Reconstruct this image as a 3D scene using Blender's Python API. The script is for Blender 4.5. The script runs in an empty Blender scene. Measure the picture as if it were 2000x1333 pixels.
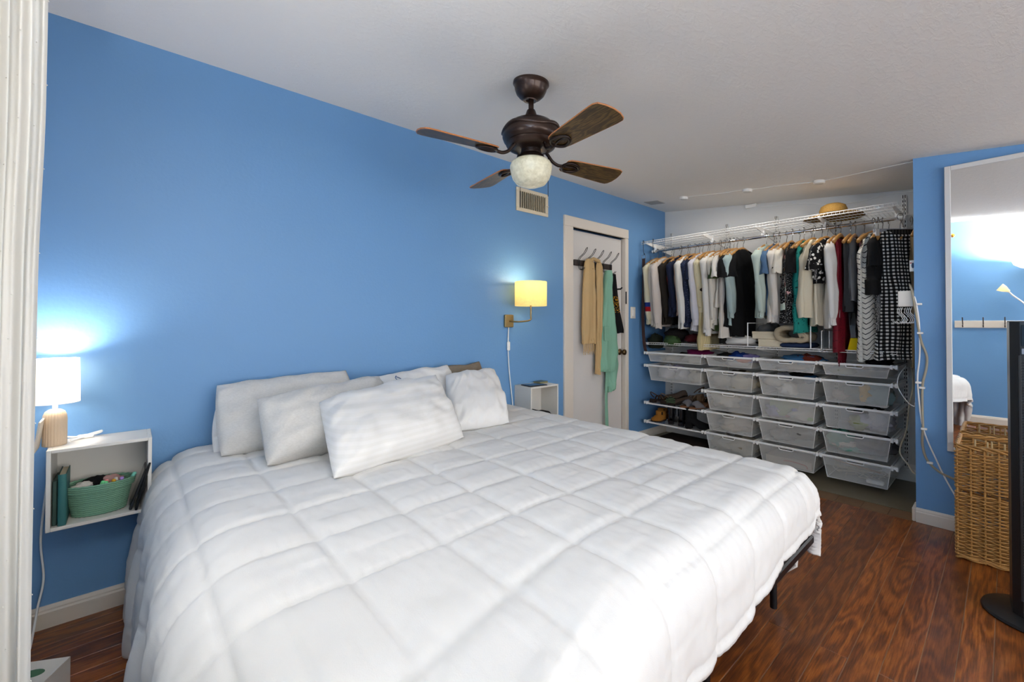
import bpy, math, random
from mathutils import Vector, Matrix, noise
import numpy as np
random.seed(7)
PI = math.pi
D = bpy.data
SC = bpy.context.scene
COL = SC.collection
H = 1.22                                  # camera height, metres
YW = 2.574                                # blue bed wall
XL, XP, XC = -0.30, 3.62, 4.49            # left wall, mirror wall, closet back wall
YF = -3.1                                # wall behind the camera
XB = 3.97                                 # front line of the closet shelves
def ceilz(y, x=2.): t = max(0, min(1, (x+.3)/1.6)); return H + 1.254 - (.03+.074*t*t*(3-2*t)) * (YW - y)      # the old ceiling sags towards the closet side

# ------------------------------------------------------------------ camera
def set_camera():
    yaw, pit, rol = math.radians(41.7545), math.radians(.6796), math.radians(.0736)
    f = Vector((math.sin(yaw)*math.cos(pit), math.cos(yaw)*math.cos(pit), math.sin(pit)))
    r = Vector((math.cos(yaw), -math.sin(yaw), 0)); u = r.cross(f)
    r2 = math.cos(rol)*r + math.sin(rol)*u; u2 = -math.sin(rol)*r + math.cos(rol)*u
    cd = D.cameras.new('camera'); c = D.objects.new('camera', cd); COL.objects.link(c)
    c.matrix_world = Matrix(((r2.x, u2.x, -f.x, 0), (r2.y, u2.y, -f.y, 0), (r2.z, u2.z, -f.z, H), (0, 0, 0, 1)))
    cd.sensor_width = 36; cd.lens = 849.35/2000*36; cd.shift_x = -0.00825; cd.shift_y = -0.02285
    cd.clip_start = .02; SC.camera = c
set_camera()
# ------------------------------------------------------------------ light and exposure
w = D.worlds.new('world'); SC.world = w; w.use_nodes = True
bg = w.node_tree.nodes['Background']; bg.inputs[0].default_value = (1, .98, .96, 1); bg.inputs[1].default_value = 2.7
def area(name, loc, rot, sx, sy, power, col):
    l = D.lights.new(name, 'AREA'); l.shape = 'RECTANGLE'; l.size = sx; l.size_y = sy; l.energy = power; l.color = col
    o = D.objects.new(name, l); COL.objects.link(o); o.location = loc; o.rotation_euler = rot; return o
def point(name, loc, power, col, rad=.03):
    l = D.lights.new(name, 'POINT'); l.energy = power; l.color = col; l.shadow_soft_size = rad
    o = D.objects.new(name, l); COL.objects.link(o); o.location = loc; return o
# daylight through the big window behind the camera and the curtained one on the left
area('window_daylight', (1.75, YF-.12, 1.08), (PI/2, 0, 0), 3.2, 1.4, 44, (1, .97, .93))
area('side_window_daylight', (XL-.14, 1.0, 1.2), (PI/2, 0, -PI/2), .95, 1.5, 4.5, (.92, .96, 1))
area('left_rear_fill_light', (XL-.14, -2.0, 1.22), (PI/2, 0, -PI/2), 1.2, 1.1, 38, (1, .97, .93))  # fill light at an unseen rear window, added to brighten the closet
SC.view_settings.view_transform = 'Standard'; SC.view_settings.look = 'None'
SC.view_settings.exposure = 0.20; SC.view_settings.gamma = 1
SC.cycles.transparent_max_bounces = 24
SC.cycles.max_bounces = 8

# ------------------------------------------------------------------ materials
def lin(c):
    if isinstance(c, str): c = tuple(int(c[i:i+2], 16)/255 for i in (0, 2, 4))
    return tuple((x/12.92 if x <= .04045 else ((x+.055)/1.055)**2.4) for x in c) + (1,)
class NT:
    def __init__(s, name):
        s.m = D.materials.new(name); s.m.use_nodes = True; s.t = s.m.node_tree; s.b = s.t.nodes['Principled BSDF']
    def n(s, typ, **kw):
        x = s.t.nodes.new(typ)
        for k, v in kw.items(): setattr(x, k, v)
        return x
    def l(s, a, b): s.t.links.new(a, b)
    def put(s, sock, v):
        if hasattr(v, 'is_linked'): s.l(v, sock)
        elif v is not None: sock.default_value = v
    def M(s, op, a, b=None, c=None):
        x = s.n('ShaderNodeMath', operation=op); s.put(x.inputs[0], a); s.put(x.inputs[1], b); s.put(x.inputs[2], c); return x.outputs[0]
    def mix(s, f, a, b, mode='MIX'):
        x = s.n('ShaderNodeMix', data_type='RGBA', blend_type=mode); s.put(x.inputs[0], f); s.put(x.inputs[6], a); s.put(x.inputs[7], b); return x.outputs[2]
    def noise(s, scale, detail=3, vec=None, rough=.5, dist=0):
        x = s.n('ShaderNodeTexNoise'); x.inputs['Scale'].default_value = scale; x.inputs['Detail'].default_value = detail
        x.inputs['Roughness'].default_value = rough; x.inputs['Distortion'].default_value = dist
        if vec is not None: s.l(vec, x.inputs['Vector'])
        return x.outputs[0]
    def co(s, kind='Object'): return s.n('ShaderNodeTexCoord').outputs[kind]
    def mapn(s, vec, sc=(1, 1, 1), rot=(0, 0, 0), loc=(0, 0, 0)):
        x = s.n('ShaderNodeMapping'); s.l(vec, x.inputs[0]); x.inputs['Scale'].default_value = sc; x.inputs['Rotation'].default_value = rot; x.inputs['Location'].default_value = loc; return x.outputs[0]
    def ramp(s, f, stops):
        x = s.n('ShaderNodeValToRGB'); s.l(f, x.inputs[0]); e = x.color_ramp.elements
        while len(e) < len(stops): e.new(.5)
        for i, (p, c) in enumerate(stops): e[i].position = p; e[i].color = c
        return x.outputs[0]
    def bump(s, h, strength=.2, dist=.01):
        x = s.n('ShaderNodeBump'); x.inputs['Strength'].default_value = strength; x.inputs['Distance'].default_value = dist
        s.l(h, x.inputs['Height']); s.l(x.outputs[0], s.b.inputs['Normal']); return x
    def sep(s, vec):
        x = s.n('ShaderNodeSeparateXYZ'); s.l(vec, x.inputs[0]); return x.outputs
MC = {}
def plain(name, c, rough=.5, metal=0, bump=0, bscale=60, coat=0, var=0, sheen=0):
    if name in MC: return MC[name]
    k = NT(name); b = k.b; b.inputs['Roughness'].default_value = rough; b.inputs['Metallic'].default_value = metal
    c = lin(c)
    co = k.co()
    if var:
        nz = k.noise(6, 4, co); k.l(k.mix(nz, tuple(x*(1-var) for x in c[:3])+(1,), tuple(min(1, x*(1+var)) for x in c[:3])+(1,)), b.inputs['Base Color'])
    else: b.inputs['Base Color'].default_value = c
    if bump: k.bump(k.noise(bscale, 3, co), bump, .01)
    if coat: b.inputs['Coat Weight'].default_value = coat
    if sheen: b.inputs['Sheen Weight'].default_value = sheen
    MC[name] = k.m; return k.m
def fabric(name, c, rough=.9, bump=.25, heather=0, c2=None):
    if name in MC: return MC[name]
    k = NT(name); b = k.b; b.inputs['Roughness'].default_value = rough; c = lin(c)
    b.inputs['Specular IOR Level'].default_value = .2
    co = k.co()
    if heather:
        nz = k.noise(90, 4, k.mapn(co, (1, 1, 3)), .7)
        k.l(k.ramp(nz, [(.3, tuple(x*(1-heather) for x in c[:3])+(1,)), (.7, c)]), b.inputs['Base Color'])
    else:
        nz = k.noise(4, 3, co); k.l(k.mix(nz, tuple(x*.88 for x in c[:3])+(1,), c), b.inputs['Base Color'])
    h = k.M('ADD', k.noise(22, 4, co), k.M('MULTIPLY', k.noise(400, 1, co), .25))
    k.bump(h, bump, .01)
    MC[name] = k.m; return k.m

def wall_mat(name, c, bump=.12, scale=70):
    k = NT(name); b = k.b; c = lin(c); co = k.co(); b.inputs['Roughness'].default_value = .5
    k.l(k.mix(k.noise(1.3, 3, co), tuple(x*.94 for x in c[:3])+(1,), c), b.inputs['Base Color'])
    h = k.M('ADD', k.noise(scale, 4, co), k.M('MULTIPLY', k.noise(9, 3, co), .6)); k.bump(h, bump, .006); return k.m
m_blue = wall_mat('blue_wall_paint', '6796c5')
m_white = wall_mat('closet_white_paint', 'dcdcda', .08)
def ceil_mat():
    k = NT('ceiling_plaster'); b = k.b; b.inputs['Roughness'].default_value = .8; b.inputs['Base Color'].default_value = lin('e9e7e3')
    co = k.co(); a = k.noise(26, 6, k.mapn(co, (.7, 1.6, 1)), .65, .8)
    r = k.ramp(a, [(.45, (0, 0, 0, 1)), (.62, (1, 1, 1, 1))]); k.bump(r, .16, .008); return k.m
m_ceil = ceil_mat()
def plank_mat():
    k = NT('old_heart_pine'); b = k.b; co = k.co(); oi = k.n('ShaderNodeObjectInfo').outputs['Random']
    off = k.n('ShaderNodeCombineXYZ'); k.l(k.M('MULTIPLY', oi, 37.0), off.inputs[0]); k.l(k.M('MULTIPLY', oi, 11.0), off.inputs[1])
    va = k.n('ShaderNodeVectorMath', operation='ADD'); k.l(co, va.inputs[0]); k.l(off.outputs[0], va.inputs[1]); v = va.outputs[0]
    warp = k.noise(1.6, 2.5, k.mapn(v, (1.0, 5.5, 1)), .45)
    ph = k.M('ADD', k.M('MULTIPLY', k.sep(k.mapn(v, (0.9, 9, 1)))[1], 4.2), k.M('MULTIPLY', warp, 52))
    ring = k.M('MULTIPLY_ADD', k.M('SINE', ph), .5, .5)
    fine = k.noise(26, 6, k.mapn(v, (.35, 7, 1)), .7)
    g = k.M('ADD', k.M('MULTIPLY', ring, .30), k.M('MULTIPLY_ADD', fine, 1.6, -.42))
    colr = k.ramp(g, [(.12, lin('43200d')), (.42, lin('703a14')), (.68, lin('98541c')), (.95, lin('b27030'))])
    big = k.noise(3.2, 3, k.mapn(v, (.6, 1.6, 1)))
    colr = k.mix(k.M('MULTIPLY', big, .35), colr, lin('6a3418'), 'MULTIPLY')
    tint = k.mix(k.M('MULTIPLY', oi, .45), colr, lin('3a1c0c'))
    tint = k.mix(.0, tint, tint)
    sp = k.ramp(k.noise(75, 2, v), [(.74, (0, 0, 0, 1)), (.78, (1, 1, 1, 1))])
    k.l(k.mix(k.M('MULTIPLY', sp, .5), tint, lin('a08060')), b.inputs['Base Color'])
    k.l(k.M('MULTIPLY_ADD', k.noise(8, 4, v), .25, .24), b.inputs['Roughness'])
    k.bump(k.M('ADD', g, k.M('MULTIPLY', k.noise(15, 3, v), .8)), .05, .004); b.inputs['Coat Weight'].default_value = .15; b.inputs['Coat Roughness'].default_value = .2
    return k.m
m_plank = plank_mat()
m_filler = plain('joint_filler', '8c7860', .9, bump=.2)
m_trim = plain('cream_trim_paint', 'd9d0c4', .45, bump=.06, bscale=25)
m_door = plain('door_paint', 'd3cfcb', .5, bump=.06, bscale=20)
m_wht = plain('white_metal', 'f0efec', .4)
m_whtwood = plain('white_laminate', 'dedad2', .42)
m_black = plain('black_metal', '15161a', .35, .4)
m_blackp = plain('black_plastic', '121315', .35)
m_chrome = plain('chrome', 'd8d8da', .12, 1)
m_steel = plain('hook_steel', '8a8a8c', .25, 1)
m_bronze = plain('oiled_bronze', '3a2921', .38, .65, coat=.2)
m_bronze2 = plain('dark_bronze', '2a1d18', .35, .6)
m_brassy = plain('brushed_brass', '9c8458', .35, .8)
def vinyl():
    k = NT('olive_vinyl'); b = k.b; co = k.co(); b.inputs['Roughness'].default_value = .38
    k.l(k.mix(k.noise(3, 4, co), lin('5d5442'), lin('70664f')), b.inputs['Base Color']); k.bump(k.noise(30, 2, co), .05); return k.m
m_vinyl = vinyl()
m_oldwood = plain('worn_threshold_wood', '6b4e33', .7, bump=.3, bscale=40, var=.4)
def mesh_mat():
    k = NT('silver_wire_mesh'); b = k.b; b.inputs['Base Color'].default_value = lin('e8e7e2'); b.inputs['Roughness'].default_value = .5
    tr = k.n('ShaderNodeBsdfTransparent'); mx = k.n('ShaderNodeMixShader'); out = k.t.nodes['Material Output']
    co = k.sep(k.co('UV'))
    # woven wires: fine grid
    wv = lambda s: k.M('GREATER_THAN', k.M('FRACT', k.M('MULTIPLY', s, 330.)), .77)
    g = k.M('MAXIMUM', wv(co[0]), wv(co[1]))
    k.l(g, mx.inputs[0]); k.l(tr.outputs[0], mx.inputs[1]); k.l(b.outputs[0], mx.inputs[2]); k.l(mx.outputs[0], out.inputs[0]); return k.m
m_mesh = mesh_mat()

# ------------------------------------------------------------------ mesh builder
class MB:
    def __init__(s): s.v = []; s.f = []; s.uv = []
    def add(s, vs, fs, uvs=None):
        o = len(s.v); s.v += [tuple(v) for v in vs]
        s.uv += (uvs if uvs else [(v[0], v[2]) for v in s.v[o:]]); s.f += [tuple(i+o for i in f) for f in fs]; return s
    def box(s, x0, x1, y0, y1, z0, z1, bev=0, M=None):
        if bev <= 0:
            vs = [(x, y, z) for x in (x0, x1) for y in (y0, y1) for z in (z0, z1)]
            fs = [(0, 1, 3, 2), (4, 6, 7, 5), (0, 4, 5, 1), (2, 3, 7, 6), (0, 2, 6, 4), (1, 5, 7, 3)]
        else:
            vs = []; 
            def ring(z, i): return [(x0+i+a*0, y0+i, z), (x1-i, y0+i, z), (x1-i, y1-i, z), (x0+i, y1-i, z)]
            def oct_(z, ins):
                b = bev; a0, a1, c0, c1 = x0+ins, x1-ins, y0+ins, y1-ins
                return [(a0+b, c0, z), (a1-b, c0, z), (a1, c0+b, z), (a1, c1-b, z), (a1-b, c1, z), (a0+b, c1, z), (a0, c1-b, z), (a0, c0+b, z)]
            for z, i in ((z0, bev), (z0+bev, 0), (z1-bev, 0), (z1, bev)): vs += oct_(z, i)
            fs = [tuple(range(7, -1, -1)), tuple(range(24, 32))]
            for k in range(3):
                for i in range(8): j = (i+1) % 8; fs.append((k*8+i, k*8+j, k*8+8+j, k*8+8+i))
        if M is not None: vs = [tuple(M @ Vector(v)) for v in vs]
        return s.add(vs, fs)
    def tube(s, pts, r, n=8, closed=False, cap=True):
        pts = [Vector(p) for p in pts]; N = len(pts); rr = r if hasattr(r, '__len__') else [r]*N
        vs = []; prev = None; L = 0; uv = []
        for i, p in enumerate(pts):
            if closed: t = (pts[(i+1) % N]-pts[i-1])
            else: t = pts[min(i+1, N-1)]-pts[max(i-1, 0)]
            t = t.normalized() if t.length > 1e-9 else Vector((0, 0, 1))
            if prev is None:
                a = Vector((0, 0, 1)) if abs(t.z) < .9 else Vector((1, 0, 0)); u = t.cross(a).normalized()
            else:
                u = (prev - t*prev.dot(t)); u = u.normalized() if u.length > 1e-6 else t.orthogonal().normalized()
            prev = u; w_ = t.cross(u)
            if i: L += (p-pts[i-1]).length
            for k in range(n):
                a = 2*PI*k/n; vs.append(p+(u*math.cos(a)+w_*math.sin(a))*rr[i]); uv.append((k/n*.1, L))
        fs = []
        for i in range(N if closed else N-1):
            for k in range(n):
                a = i*n+k; b = i*n+(k+1) % n; c = ((i+1) % N)*n+(k+1) % n; d = ((i+1) % N)*n+k; fs.append((a, b, c, d))
        if cap and not closed: fs += [tuple(range(n-1, -1, -1)), tuple(range((N-1)*n, N*n))]
        return s.add(vs, fs, uv)
    def lathe(s, prof, c=(0, 0, 0), n=32, cap=True):
        vs = [(c[0]+r*math.cos(2*PI*k/n), c[1]+r*math.sin(2*PI*k/n), c[2]+z) for r, z in prof for k in range(n)]
        fs = [(i*n+k, i*n+(k+1) % n, (i+1)*n+(k+1) % n, (i+1)*n+k) for i in range(len(prof)-1) for k in range(n)]
        if cap:
            if prof[0][0] > 1e-5: fs.append(tuple(range(n-1, -1, -1)))
            if prof[-1][0] > 1e-5: fs.append(tuple(range((len(prof)-1)*n, len(prof)*n)))
        return s.add(vs, fs)
    def grid(s, P, closed_u=False, uv=None):
        R, C = len(P), len(P[0]); vs = [p for row in P for p in row]
        fs = []
        for i in range(R-1):
            for j in range(C if closed_u else C-1):
                k = (j+1) % C; fs.append((i*C+j, i*C+k, (i+1)*C+k, (i+1)*C+j))
        return s.add(vs, fs, [q for row in uv for q in row] if uv else None)
    def prism(s, outline, z0, z1, M=None):
        n = len(outline); vs = [(x, y, z0) for x, y in outline]+[(x, y, z1) for x, y in outline]
        if M is not None: vs = [tuple(M @ Vector(v)) for v in vs]
        fs = [tuple(range(n-1, -1, -1)), tuple(range(n, 2*n))]+[(i, (i+1) % n, n+(i+1) % n, n+i) for i in range(n)]
        return s.add(vs, fs)
    def xf(s, M):
        s.v = [tuple(M @ Vector(v)) for v in s.v]; return s
    def build(s, name, mat, parent=None, smooth=False, kind=None, label=None, cat=None, group=None, mods=None):
        me = D.meshes.new(name); me.from_pydata(s.v, [], s.f)
        uvl = me.uv_layers.new(name='UVMap')
        idx = np.empty(len(me.loops), dtype=np.int32); me.loops.foreach_get('vertex_index', idx)
        uvl.data.foreach_set('uv', np.array(s.uv, dtype=np.float32)[idx].ravel())
        if smooth: me.shade_smooth() if smooth is True else me.shade_smooth()
        me.materials.append(mat); me.update()
        o = D.objects.new(name, me); COL.objects.link(o)
        if parent is not None:
            o.parent = parent
            if any(abs(x) > 1e-9 for x in parent.location):      # geometry is given in world space
                me.transform(Matrix.Translation(-WL(parent)))
        if smooth == 'auto':
            try: me.set_sharp_from_angle(angle=math.radians(38))
            except Exception: pass
        if kind: o['kind'] = kind
        if label: o['label'] = label
        if cat: o['category'] = cat
        if group: o['group'] = group
        return o
def WL(o):
    v = Vector(o.location)
    while o.parent is not None: o = o.parent; v += Vector(o.location)
    return v
def thing(name, label, cat, loc=(0, 0, 0), group=None):
    o = D.objects.new(name, None); COL.objects.link(o); o.location = loc; o['label'] = label; o['category'] = cat
    if group: o['group'] = group
    return o
def tag(o, label, cat, group=None):
    o['label'] = label; o['category'] = cat
    if group: o['group'] = group
    return o
def copy_tree(o, parent=None):
    c = o.copy(); COL.objects.link(c); c.parent = parent
    for ch in list(o.children): copy_tree(ch, c)
    return c
def spline(pts, n=8, closed=False):
    P = [Vector(p) for p in pts]; N = len(P); out = []
    for i in range(N if closed else N-1):
        if closed: a, b, c, d = P[i-1], P[i], P[(i+1) % N], P[(i+2) % N]
        else: a, b, c, d = P[max(i-1, 0)], P[i], P[i+1], P[min(i+2, N-1)]
        for k in range(n):
            t = k/n; out.append(.5*((2*b)+(c-a)*t+(2*a-5*b+4*c-d)*t*t+(3*b-a-3*c+d)*t**3))
    if not closed: out.append(P[-1])
    return out
def smst(a, b, x): t = max(0, min(1, (x-a)/(b-a))); return t*t*(3-2*t)
def S(kind, name, mb, mat, parent=None, smooth=False):
    o = mb.build(name, mat, parent, smooth); 
    if parent is None: o['kind'] = 'structure'
    return o

# ================================================================== ROOM
fl = MB().box(XL-.2, 3.60, YF-.15, YW+.2, -.06, -.0018).build('floor', m_filler); fl['kind'] = 'structure'
y0 = .22 + .0883*-23; k = 0; meshc = {}
while y0 < YW:
    a, b_ = y0+.0008, min(y0+.0883-.0008, YW)
    rk = round((y0-.22)/.0883)
    cuts = [XL]; 
    if rk % 2 == 0: cuts += [1.95]
    else: cuts += [.35, 3.0] if rk % 4 == 1 else [1.0]
    cuts.append(3.60)
    for i in range(len(cuts)-1):
        x0, x1 = cuts[i]+.001, cuts[i+1]-.001
        key = (round(x1-x0, 3), round(b_-a, 4))
        if key not in meshc:
            o = MB().box(0, x1-x0, 0, b_-a, -.008, 0, .0012).build('plank', m_plank, fl); meshc[key] = o.data
        else:
            o = D.objects.new('plank', meshc[key]); COL.objects.link(o); o.parent = fl
        o.location = (x0, a, random.uniform(-.0006, .0004))
    y0 += .0883
# closet floor with its worn threshold
cf = MB().box(3.60, XC+.1, .1, YW+.15, -.06, -.006).build('floor_closet', m_filler); cf['kind'] = 'structure'
ys = [.1, .40, .52, .66, .80, .96, 1.14, 1.30, 1.5, 1.75, 2.0, 2.3, YW]
for i in range(len(ys)-1):
    MB().box(3.602, 3.748, ys[i]+.001, ys[i+1]-.001, -.01, .001, .001).build('threshold_board', m_oldwood, cf)
for i in range(5):
    for j in range(2):
        MB().box(3.751+.37*j, 3.751+.37*(j+1)-.0006, .1+.5*i+.0003, .1+.5*(i+1)-.0003, -.01, .003).build('floor_tile', m_vinyl, cf)
# ceiling: a sloped slab
cb = MB(); gx = [XL-.2+(XC+.15-XL+.2)*i/60 for i in range(61)]; gy = [YF-.15+(YW+.3-YF)*i/20 for i in range(21)]
top_ = [[(x, y, ceilz(y, x)) for x in gx] for y in gy]; cb.grid(top_); 
S(0, 'ceiling', cb, m_ceil, None, True)
# back (blue) wall with a door opening
dx0, dx1, dz = 2.905, 3.705, H+.853
wb = MB(); wb.box(XL-.15, dx0, YW, YW+.15, 0, 2.75); wb.box(dx1, XC+.15, YW, YW+.15, 0, 2.75); wb.box(dx0, dx1, YW, YW+.15, dz, 2.75); wb.box(dx0, dx1, YW+.13, YW+.15, 0, dz)
S(0, 'wall_back', wb, m_blue)
# left wall with a window behind the curtain
wl = MB(); wy0, wy1, wz0, wz1 = .55, 1.45, .75, 2.0
vy0, vy1, vz0_, vz1_ = -2.6, -1.4, .65, 1.80  # opening for the added rear window, out of view
wl.box(XL-.15, XL, YF-.15, vy0, 0, 2.75); wl.box(XL-.15, XL, vy1, wy0, 0, 2.75); wl.box(XL-.15, XL, vy0, vy1, 0, vz0_); wl.box(XL-.15, XL, vy0, vy1, vz1_, 2.75); wl.box(XL-.15, XL, wy1, YW, 0, 2.75); wl.box(XL-.15, XL, wy0, wy1, 0, wz0); wl.box(XL-.15, XL, wy0, wy1, wz1, 2.75)
S(0, 'wall_left', wl, m_blue)
# wall behind the camera, large window
wf = MB(); fx0, fx1, fz0, fz1 = .1, 3.4, .35, 1.80
wf.box(XL-.15, fx0, YF-.15, YF, 0, 2.5); wf.box(fx1, XC+.15, YF-.15, YF, 0, 2.5); wf.box(fx0, fx1, YF-.15, YF, 0, fz0); wf.box(fx0, fx1, YF-.15, YF, fz1, 2.5)
S(0, 'wall_front', wf, m_blue)
def window(name, mk, axis, c, a0, a1, z0, z1, cols):
    w_ = D.objects.new(name, None); COL.objects.link(w_); w_['kind'] = 'structure'
    def bar(p0, p1, q0, q1, nm='frame_bar'):
        b = MB()
        if axis == 'Y': b.box(p0, p1, c-.03, c+.03, q0, q1, .004)
        else: b.box(c-.03, c+.03, p0, p1, q0, q1, .004)
        b.build(nm, m_trim, w_)
    t = .045
    bar(a0, a1, z0, z0+t); bar(a0, a1, z1-t, z1); bar(a0, a0+t, z0, z1); bar(a1-t, a1, z0, z1)
    for i in range(1, cols): x = a0+(a1-a0)*i/cols; bar(x-t/2, x+t/2, z0, z1)
window('window_1', 0, 'Y', YF-.06, fx0, fx1, fz0, fz1, 2)
window('window_2', 0, 'X', XL-.06, wy0, wy1, wz0, wz1, 2); window('added_window_3', 0, 'X', XL-.06, vy0, vy1, vz0_, vz1_, 2)  # the last one is unseen, added to let the closet fill in
# mirror wall (right) and the closet shell
wr = MB(); wr.box(XP, XP+.12, YF, .385, 0, 2.5); S(0, 'wall_right', wr, m_blue)
wc = MB(); wc.box(XC, XC+.12, .05, YW, 0, 2.75); S(0, 'wall_closet_back', wc, m_white)
wc = MB(); wc.box(XP+.12, XC, .12, .2, 0, 2.5); S(0, 'wall_closet_side', wc, m_white)
def baseboard(name, pts, nrm, h=.085, t=.018, mat=m_trim):
    # pts p0,p1 along the wall, nrm into the room
    (xa, ya), (xb, yb) = pts; nx, ny = nrm; prof = [(0, 0), (t, 0), (t, h*.72), (t*.72, h*.80), (t*.72, h*.86), (t*.3, h), (0, h)]
    vs = [(x+nx*a, y+ny*a, z) for (x, y) in ((xa, ya), (xb, yb)) for a, z in prof]; n = len(prof)
    fs = [(i, (i+1) % n, n+(i+1) % n, n+i) for i in range(n)]+[tuple(range(n)), tuple(range(2*n-1, n-1, -1))]
    S(0, name, MB().add(vs, fs), mat)
baseboard('baseboard_back', ((XL, YW), (2.797, YW)), (0, -1)); baseboard('baseboard_back_closet', ((3.755, YW), (XC, YW)), (0, -1))
baseboard('baseboard_left', ((XL, YF), (XL, YW)), (1, 0)); baseboard('baseboard_right', ((XP, YF), (XP, .3848)), (-1, 0))
S(0, 'baseboard_right_end', MB().box(XP-.018, XP+.12, .3852, .403, 0, .083, .004), m_trim); baseboard('baseboard_closet', ((XC, .2), (XC, YW)), (-1, 0), .13, .015, m_white)
# door
dr = D.objects.new('door_1', None); COL.objects.link(dr); dr['kind'] = 'structure'
MB().box(dx0+.004, dx1-.012, YW+.03, YW+.07, .01, dz-.012, .003).build('door_panel', m_door, dr)
MB().box(2.796, 2.912, YW-.018, YW+.04, 0, dz, .004).build('door_casing', m_trim, dr)
MB().box(3.70, 3.754, YW-.018, YW+.04, 0, dz, .004).build('door_casing', m_trim, dr)
MB().box(2.796, 3.754, YW-.02, YW+.04, dz, H+.944, .004).build('door_casing', m_trim, dr)
kb = MB(); kb.lathe([(.030, 0), (.032, .004), (.028, .01), (.011, .016), (.011, .035), (.024, .045), (.029, .058), (.026, .07), (.012, .077), (0, .078)], n=24)
kb.xf(Matrix.Translation((3.66, YW+.03, H-.292)) @ Matrix.Rotation(PI/2, 4, 'X')); kb.build('door_knob', plain('aged_brass', '5c4a30', .3, .9), dr, True)
MB().box(3.698, 3.706, YW-.028, YW-.016, H+.19, H+.315, .002).build('latch_plate', m_black, dr)
b = MB(); b.tube([(3.60, YW+.03, H+.335), (3.60, YW-.03, H+.335), (3.60, YW-.045, H+.35)], .008, 8); b.build('door_stop_peg', m_black, dr)

# ================================================================== WALL FIXTURES
vt = thing('air_vent', 'cream metal air vent high on the blue wall behind the fan lamp', 'vent', (2.42, YW, H+.98))
vx0, vx1, vz0, vz1 = 2.245, 2.60, H+.888, H+1.075; mv = plain('cream_vent_metal', 'd8ccb4', .45); 
MB().box(vx0+.03, vx1-.03, YW-.003, YW-.001, vz0+.025, vz1-.025).build('duct_shade_sheet', plain('duct_shade_dark', '181512', .8), vt)  # flat dark sheet on the wall stands in for shade behind the slats
for q in ((vx0, vx1, vz0, vz0+.028), (vx0, vx1, vz1-.028, vz1), (vx0, vx0+.033, vz0+.028, vz1-.028), (vx1-.033, vx1, vz0+.028, vz1-.028)):
    MB().box(q[0], q[1], YW-.012, YW-.001, q[2], q[3], .002).build('frame', mv, vt)
for i in range(13):
    x = vx0+.048+.0208*i; o = MB().box(-.0016, .0016, -.010, .004, vz0+.026, vz1-.026).xf(Matrix.Translation((x, YW-.010, 0)) @ Matrix.Rotation(-.2, 4, 'Z')).build('slat', mv, vt)
b = MB(); b.box(vx1-.02, vx1-.005, YW-.02, YW-.012, vz0+.08, vz0+.09, .001); b.build('lever', mv, vt)
sw = thing('light_switch', 'white rocker light switch on the blue wall beside the door', 'light switch', (3.86, YW, H+.12))
MB().box(3.805, 3.89, YW-.008, YW, H+.045, H+.165, .003).build('plate', m_whtwood, sw); MB().box(3.83, 3.865, YW-.013, YW-.008, H+.07, H+.14, .002).build('rocker', m_wht, sw)
# wall sconce
sc = thing('wall_sconce', 'brass plug-in wall sconce with glowing cream shade above the bed', 'wall lamp', (2.16, YW, H+.04))
def glow_shade(name, c, em, strength, dots=True, tl_=.6):
    k = NT(name); b = k.b; b.inputs['Base Color'].default_value = lin(c); b.inputs['Roughness'].default_value = .9
    tl = k.n('ShaderNodeBsdfTranslucent'); tl.inputs[0].default_value = lin(c); mx = k.n('ShaderNodeMixShader'); mx.inputs[0].default_value = tl_
    k.l(b.outputs[0], mx.inputs[1]); k.l(tl.outputs[0], mx.inputs[2]); k.l(mx.outputs[0], k.t.nodes['Material Output'].inputs[0])
    s = k.sep(k.co('UV'))
    if dots:
        wv = k.n('ShaderNodeTexVoronoi'); wv.inputs['Scale'].default_value = 130; k.l(k.co('UV'), wv.inputs['Vector'])
        e = k.ramp(wv.outputs[0], [(.3, lin(em)), (.7, tuple(x*.55 for x in lin(em)[:3])+(1,))]); k.l(e, b.inputs['Emission Color'])
    else: b.inputs['Emission Color'].default_value = lin(em)
    b.inputs['Emission Strength'].default_value = strength; return k.m
m_scs = glow_shade('sconce_shade_fabric', 'f2e2b0', 'ffe6a0', .55)
cxs, cys = 2.265, YW-.155
def shade(r0, r1, z0, z1, c, n=40):
    b = MB(); P = []; U = []
    for (r, z) in ((r0, z0), (r1, z1), (r1-.002, z1), (r0-.002, z0), (r0, z0)):
        P.append([(c[0]+r*math.cos(2*PI*k/n), c[1]+r*math.sin(2*PI*k/n), z) for k in range(n)]); U.append([(r*2*PI*k/n, z) for k in range(n)])
    b.grid(P, True, U); return b
shade(.122, .122, H+.128, H+.312, (cxs, cys)).build('shade', m_scs, sc, 'auto')
MB().box(2.125, 2.21, YW-.022, YW-.0, H-.035, H+.062, .004).build('wall_plate', m_brassy, sc)
b = MB(); b.tube(spline([(2.168, YW-.02, H+.012), (2.20, YW-.09, H+.008), (2.255, cys, H+.02), (cxs, cys, H+.06), (cxs, cys, H+.15), (cxs, cys, H+.2)], 6), .006, 8); b.build('arm', m_brassy, sc, True)
b = MB(); b.tube([(cxs-.121, cys, H+.302), (cxs+.121, cys, H+.302)], .002, 5); b.tube([(cxs, cys-.121, H+.302), (cxs, cys+.121, H+.302)], .002, 5); b.build('shade_spider', m_brassy, sc)
b = MB(); b.lathe([(.012, 0), (.014, .02), (.028, .05), (.03, .07), (.02, .09), (0, .098)], (cxs, cys, H+.185), 20); b.build('bulb', glow_shade('warm_bulb', 'ffffff', 'ffdca0', 6, False), sc, True)
point('sconce_bulb_light', (cxs, cys, H+.30), 3.0, (1, .80, .52), .03)
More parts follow.
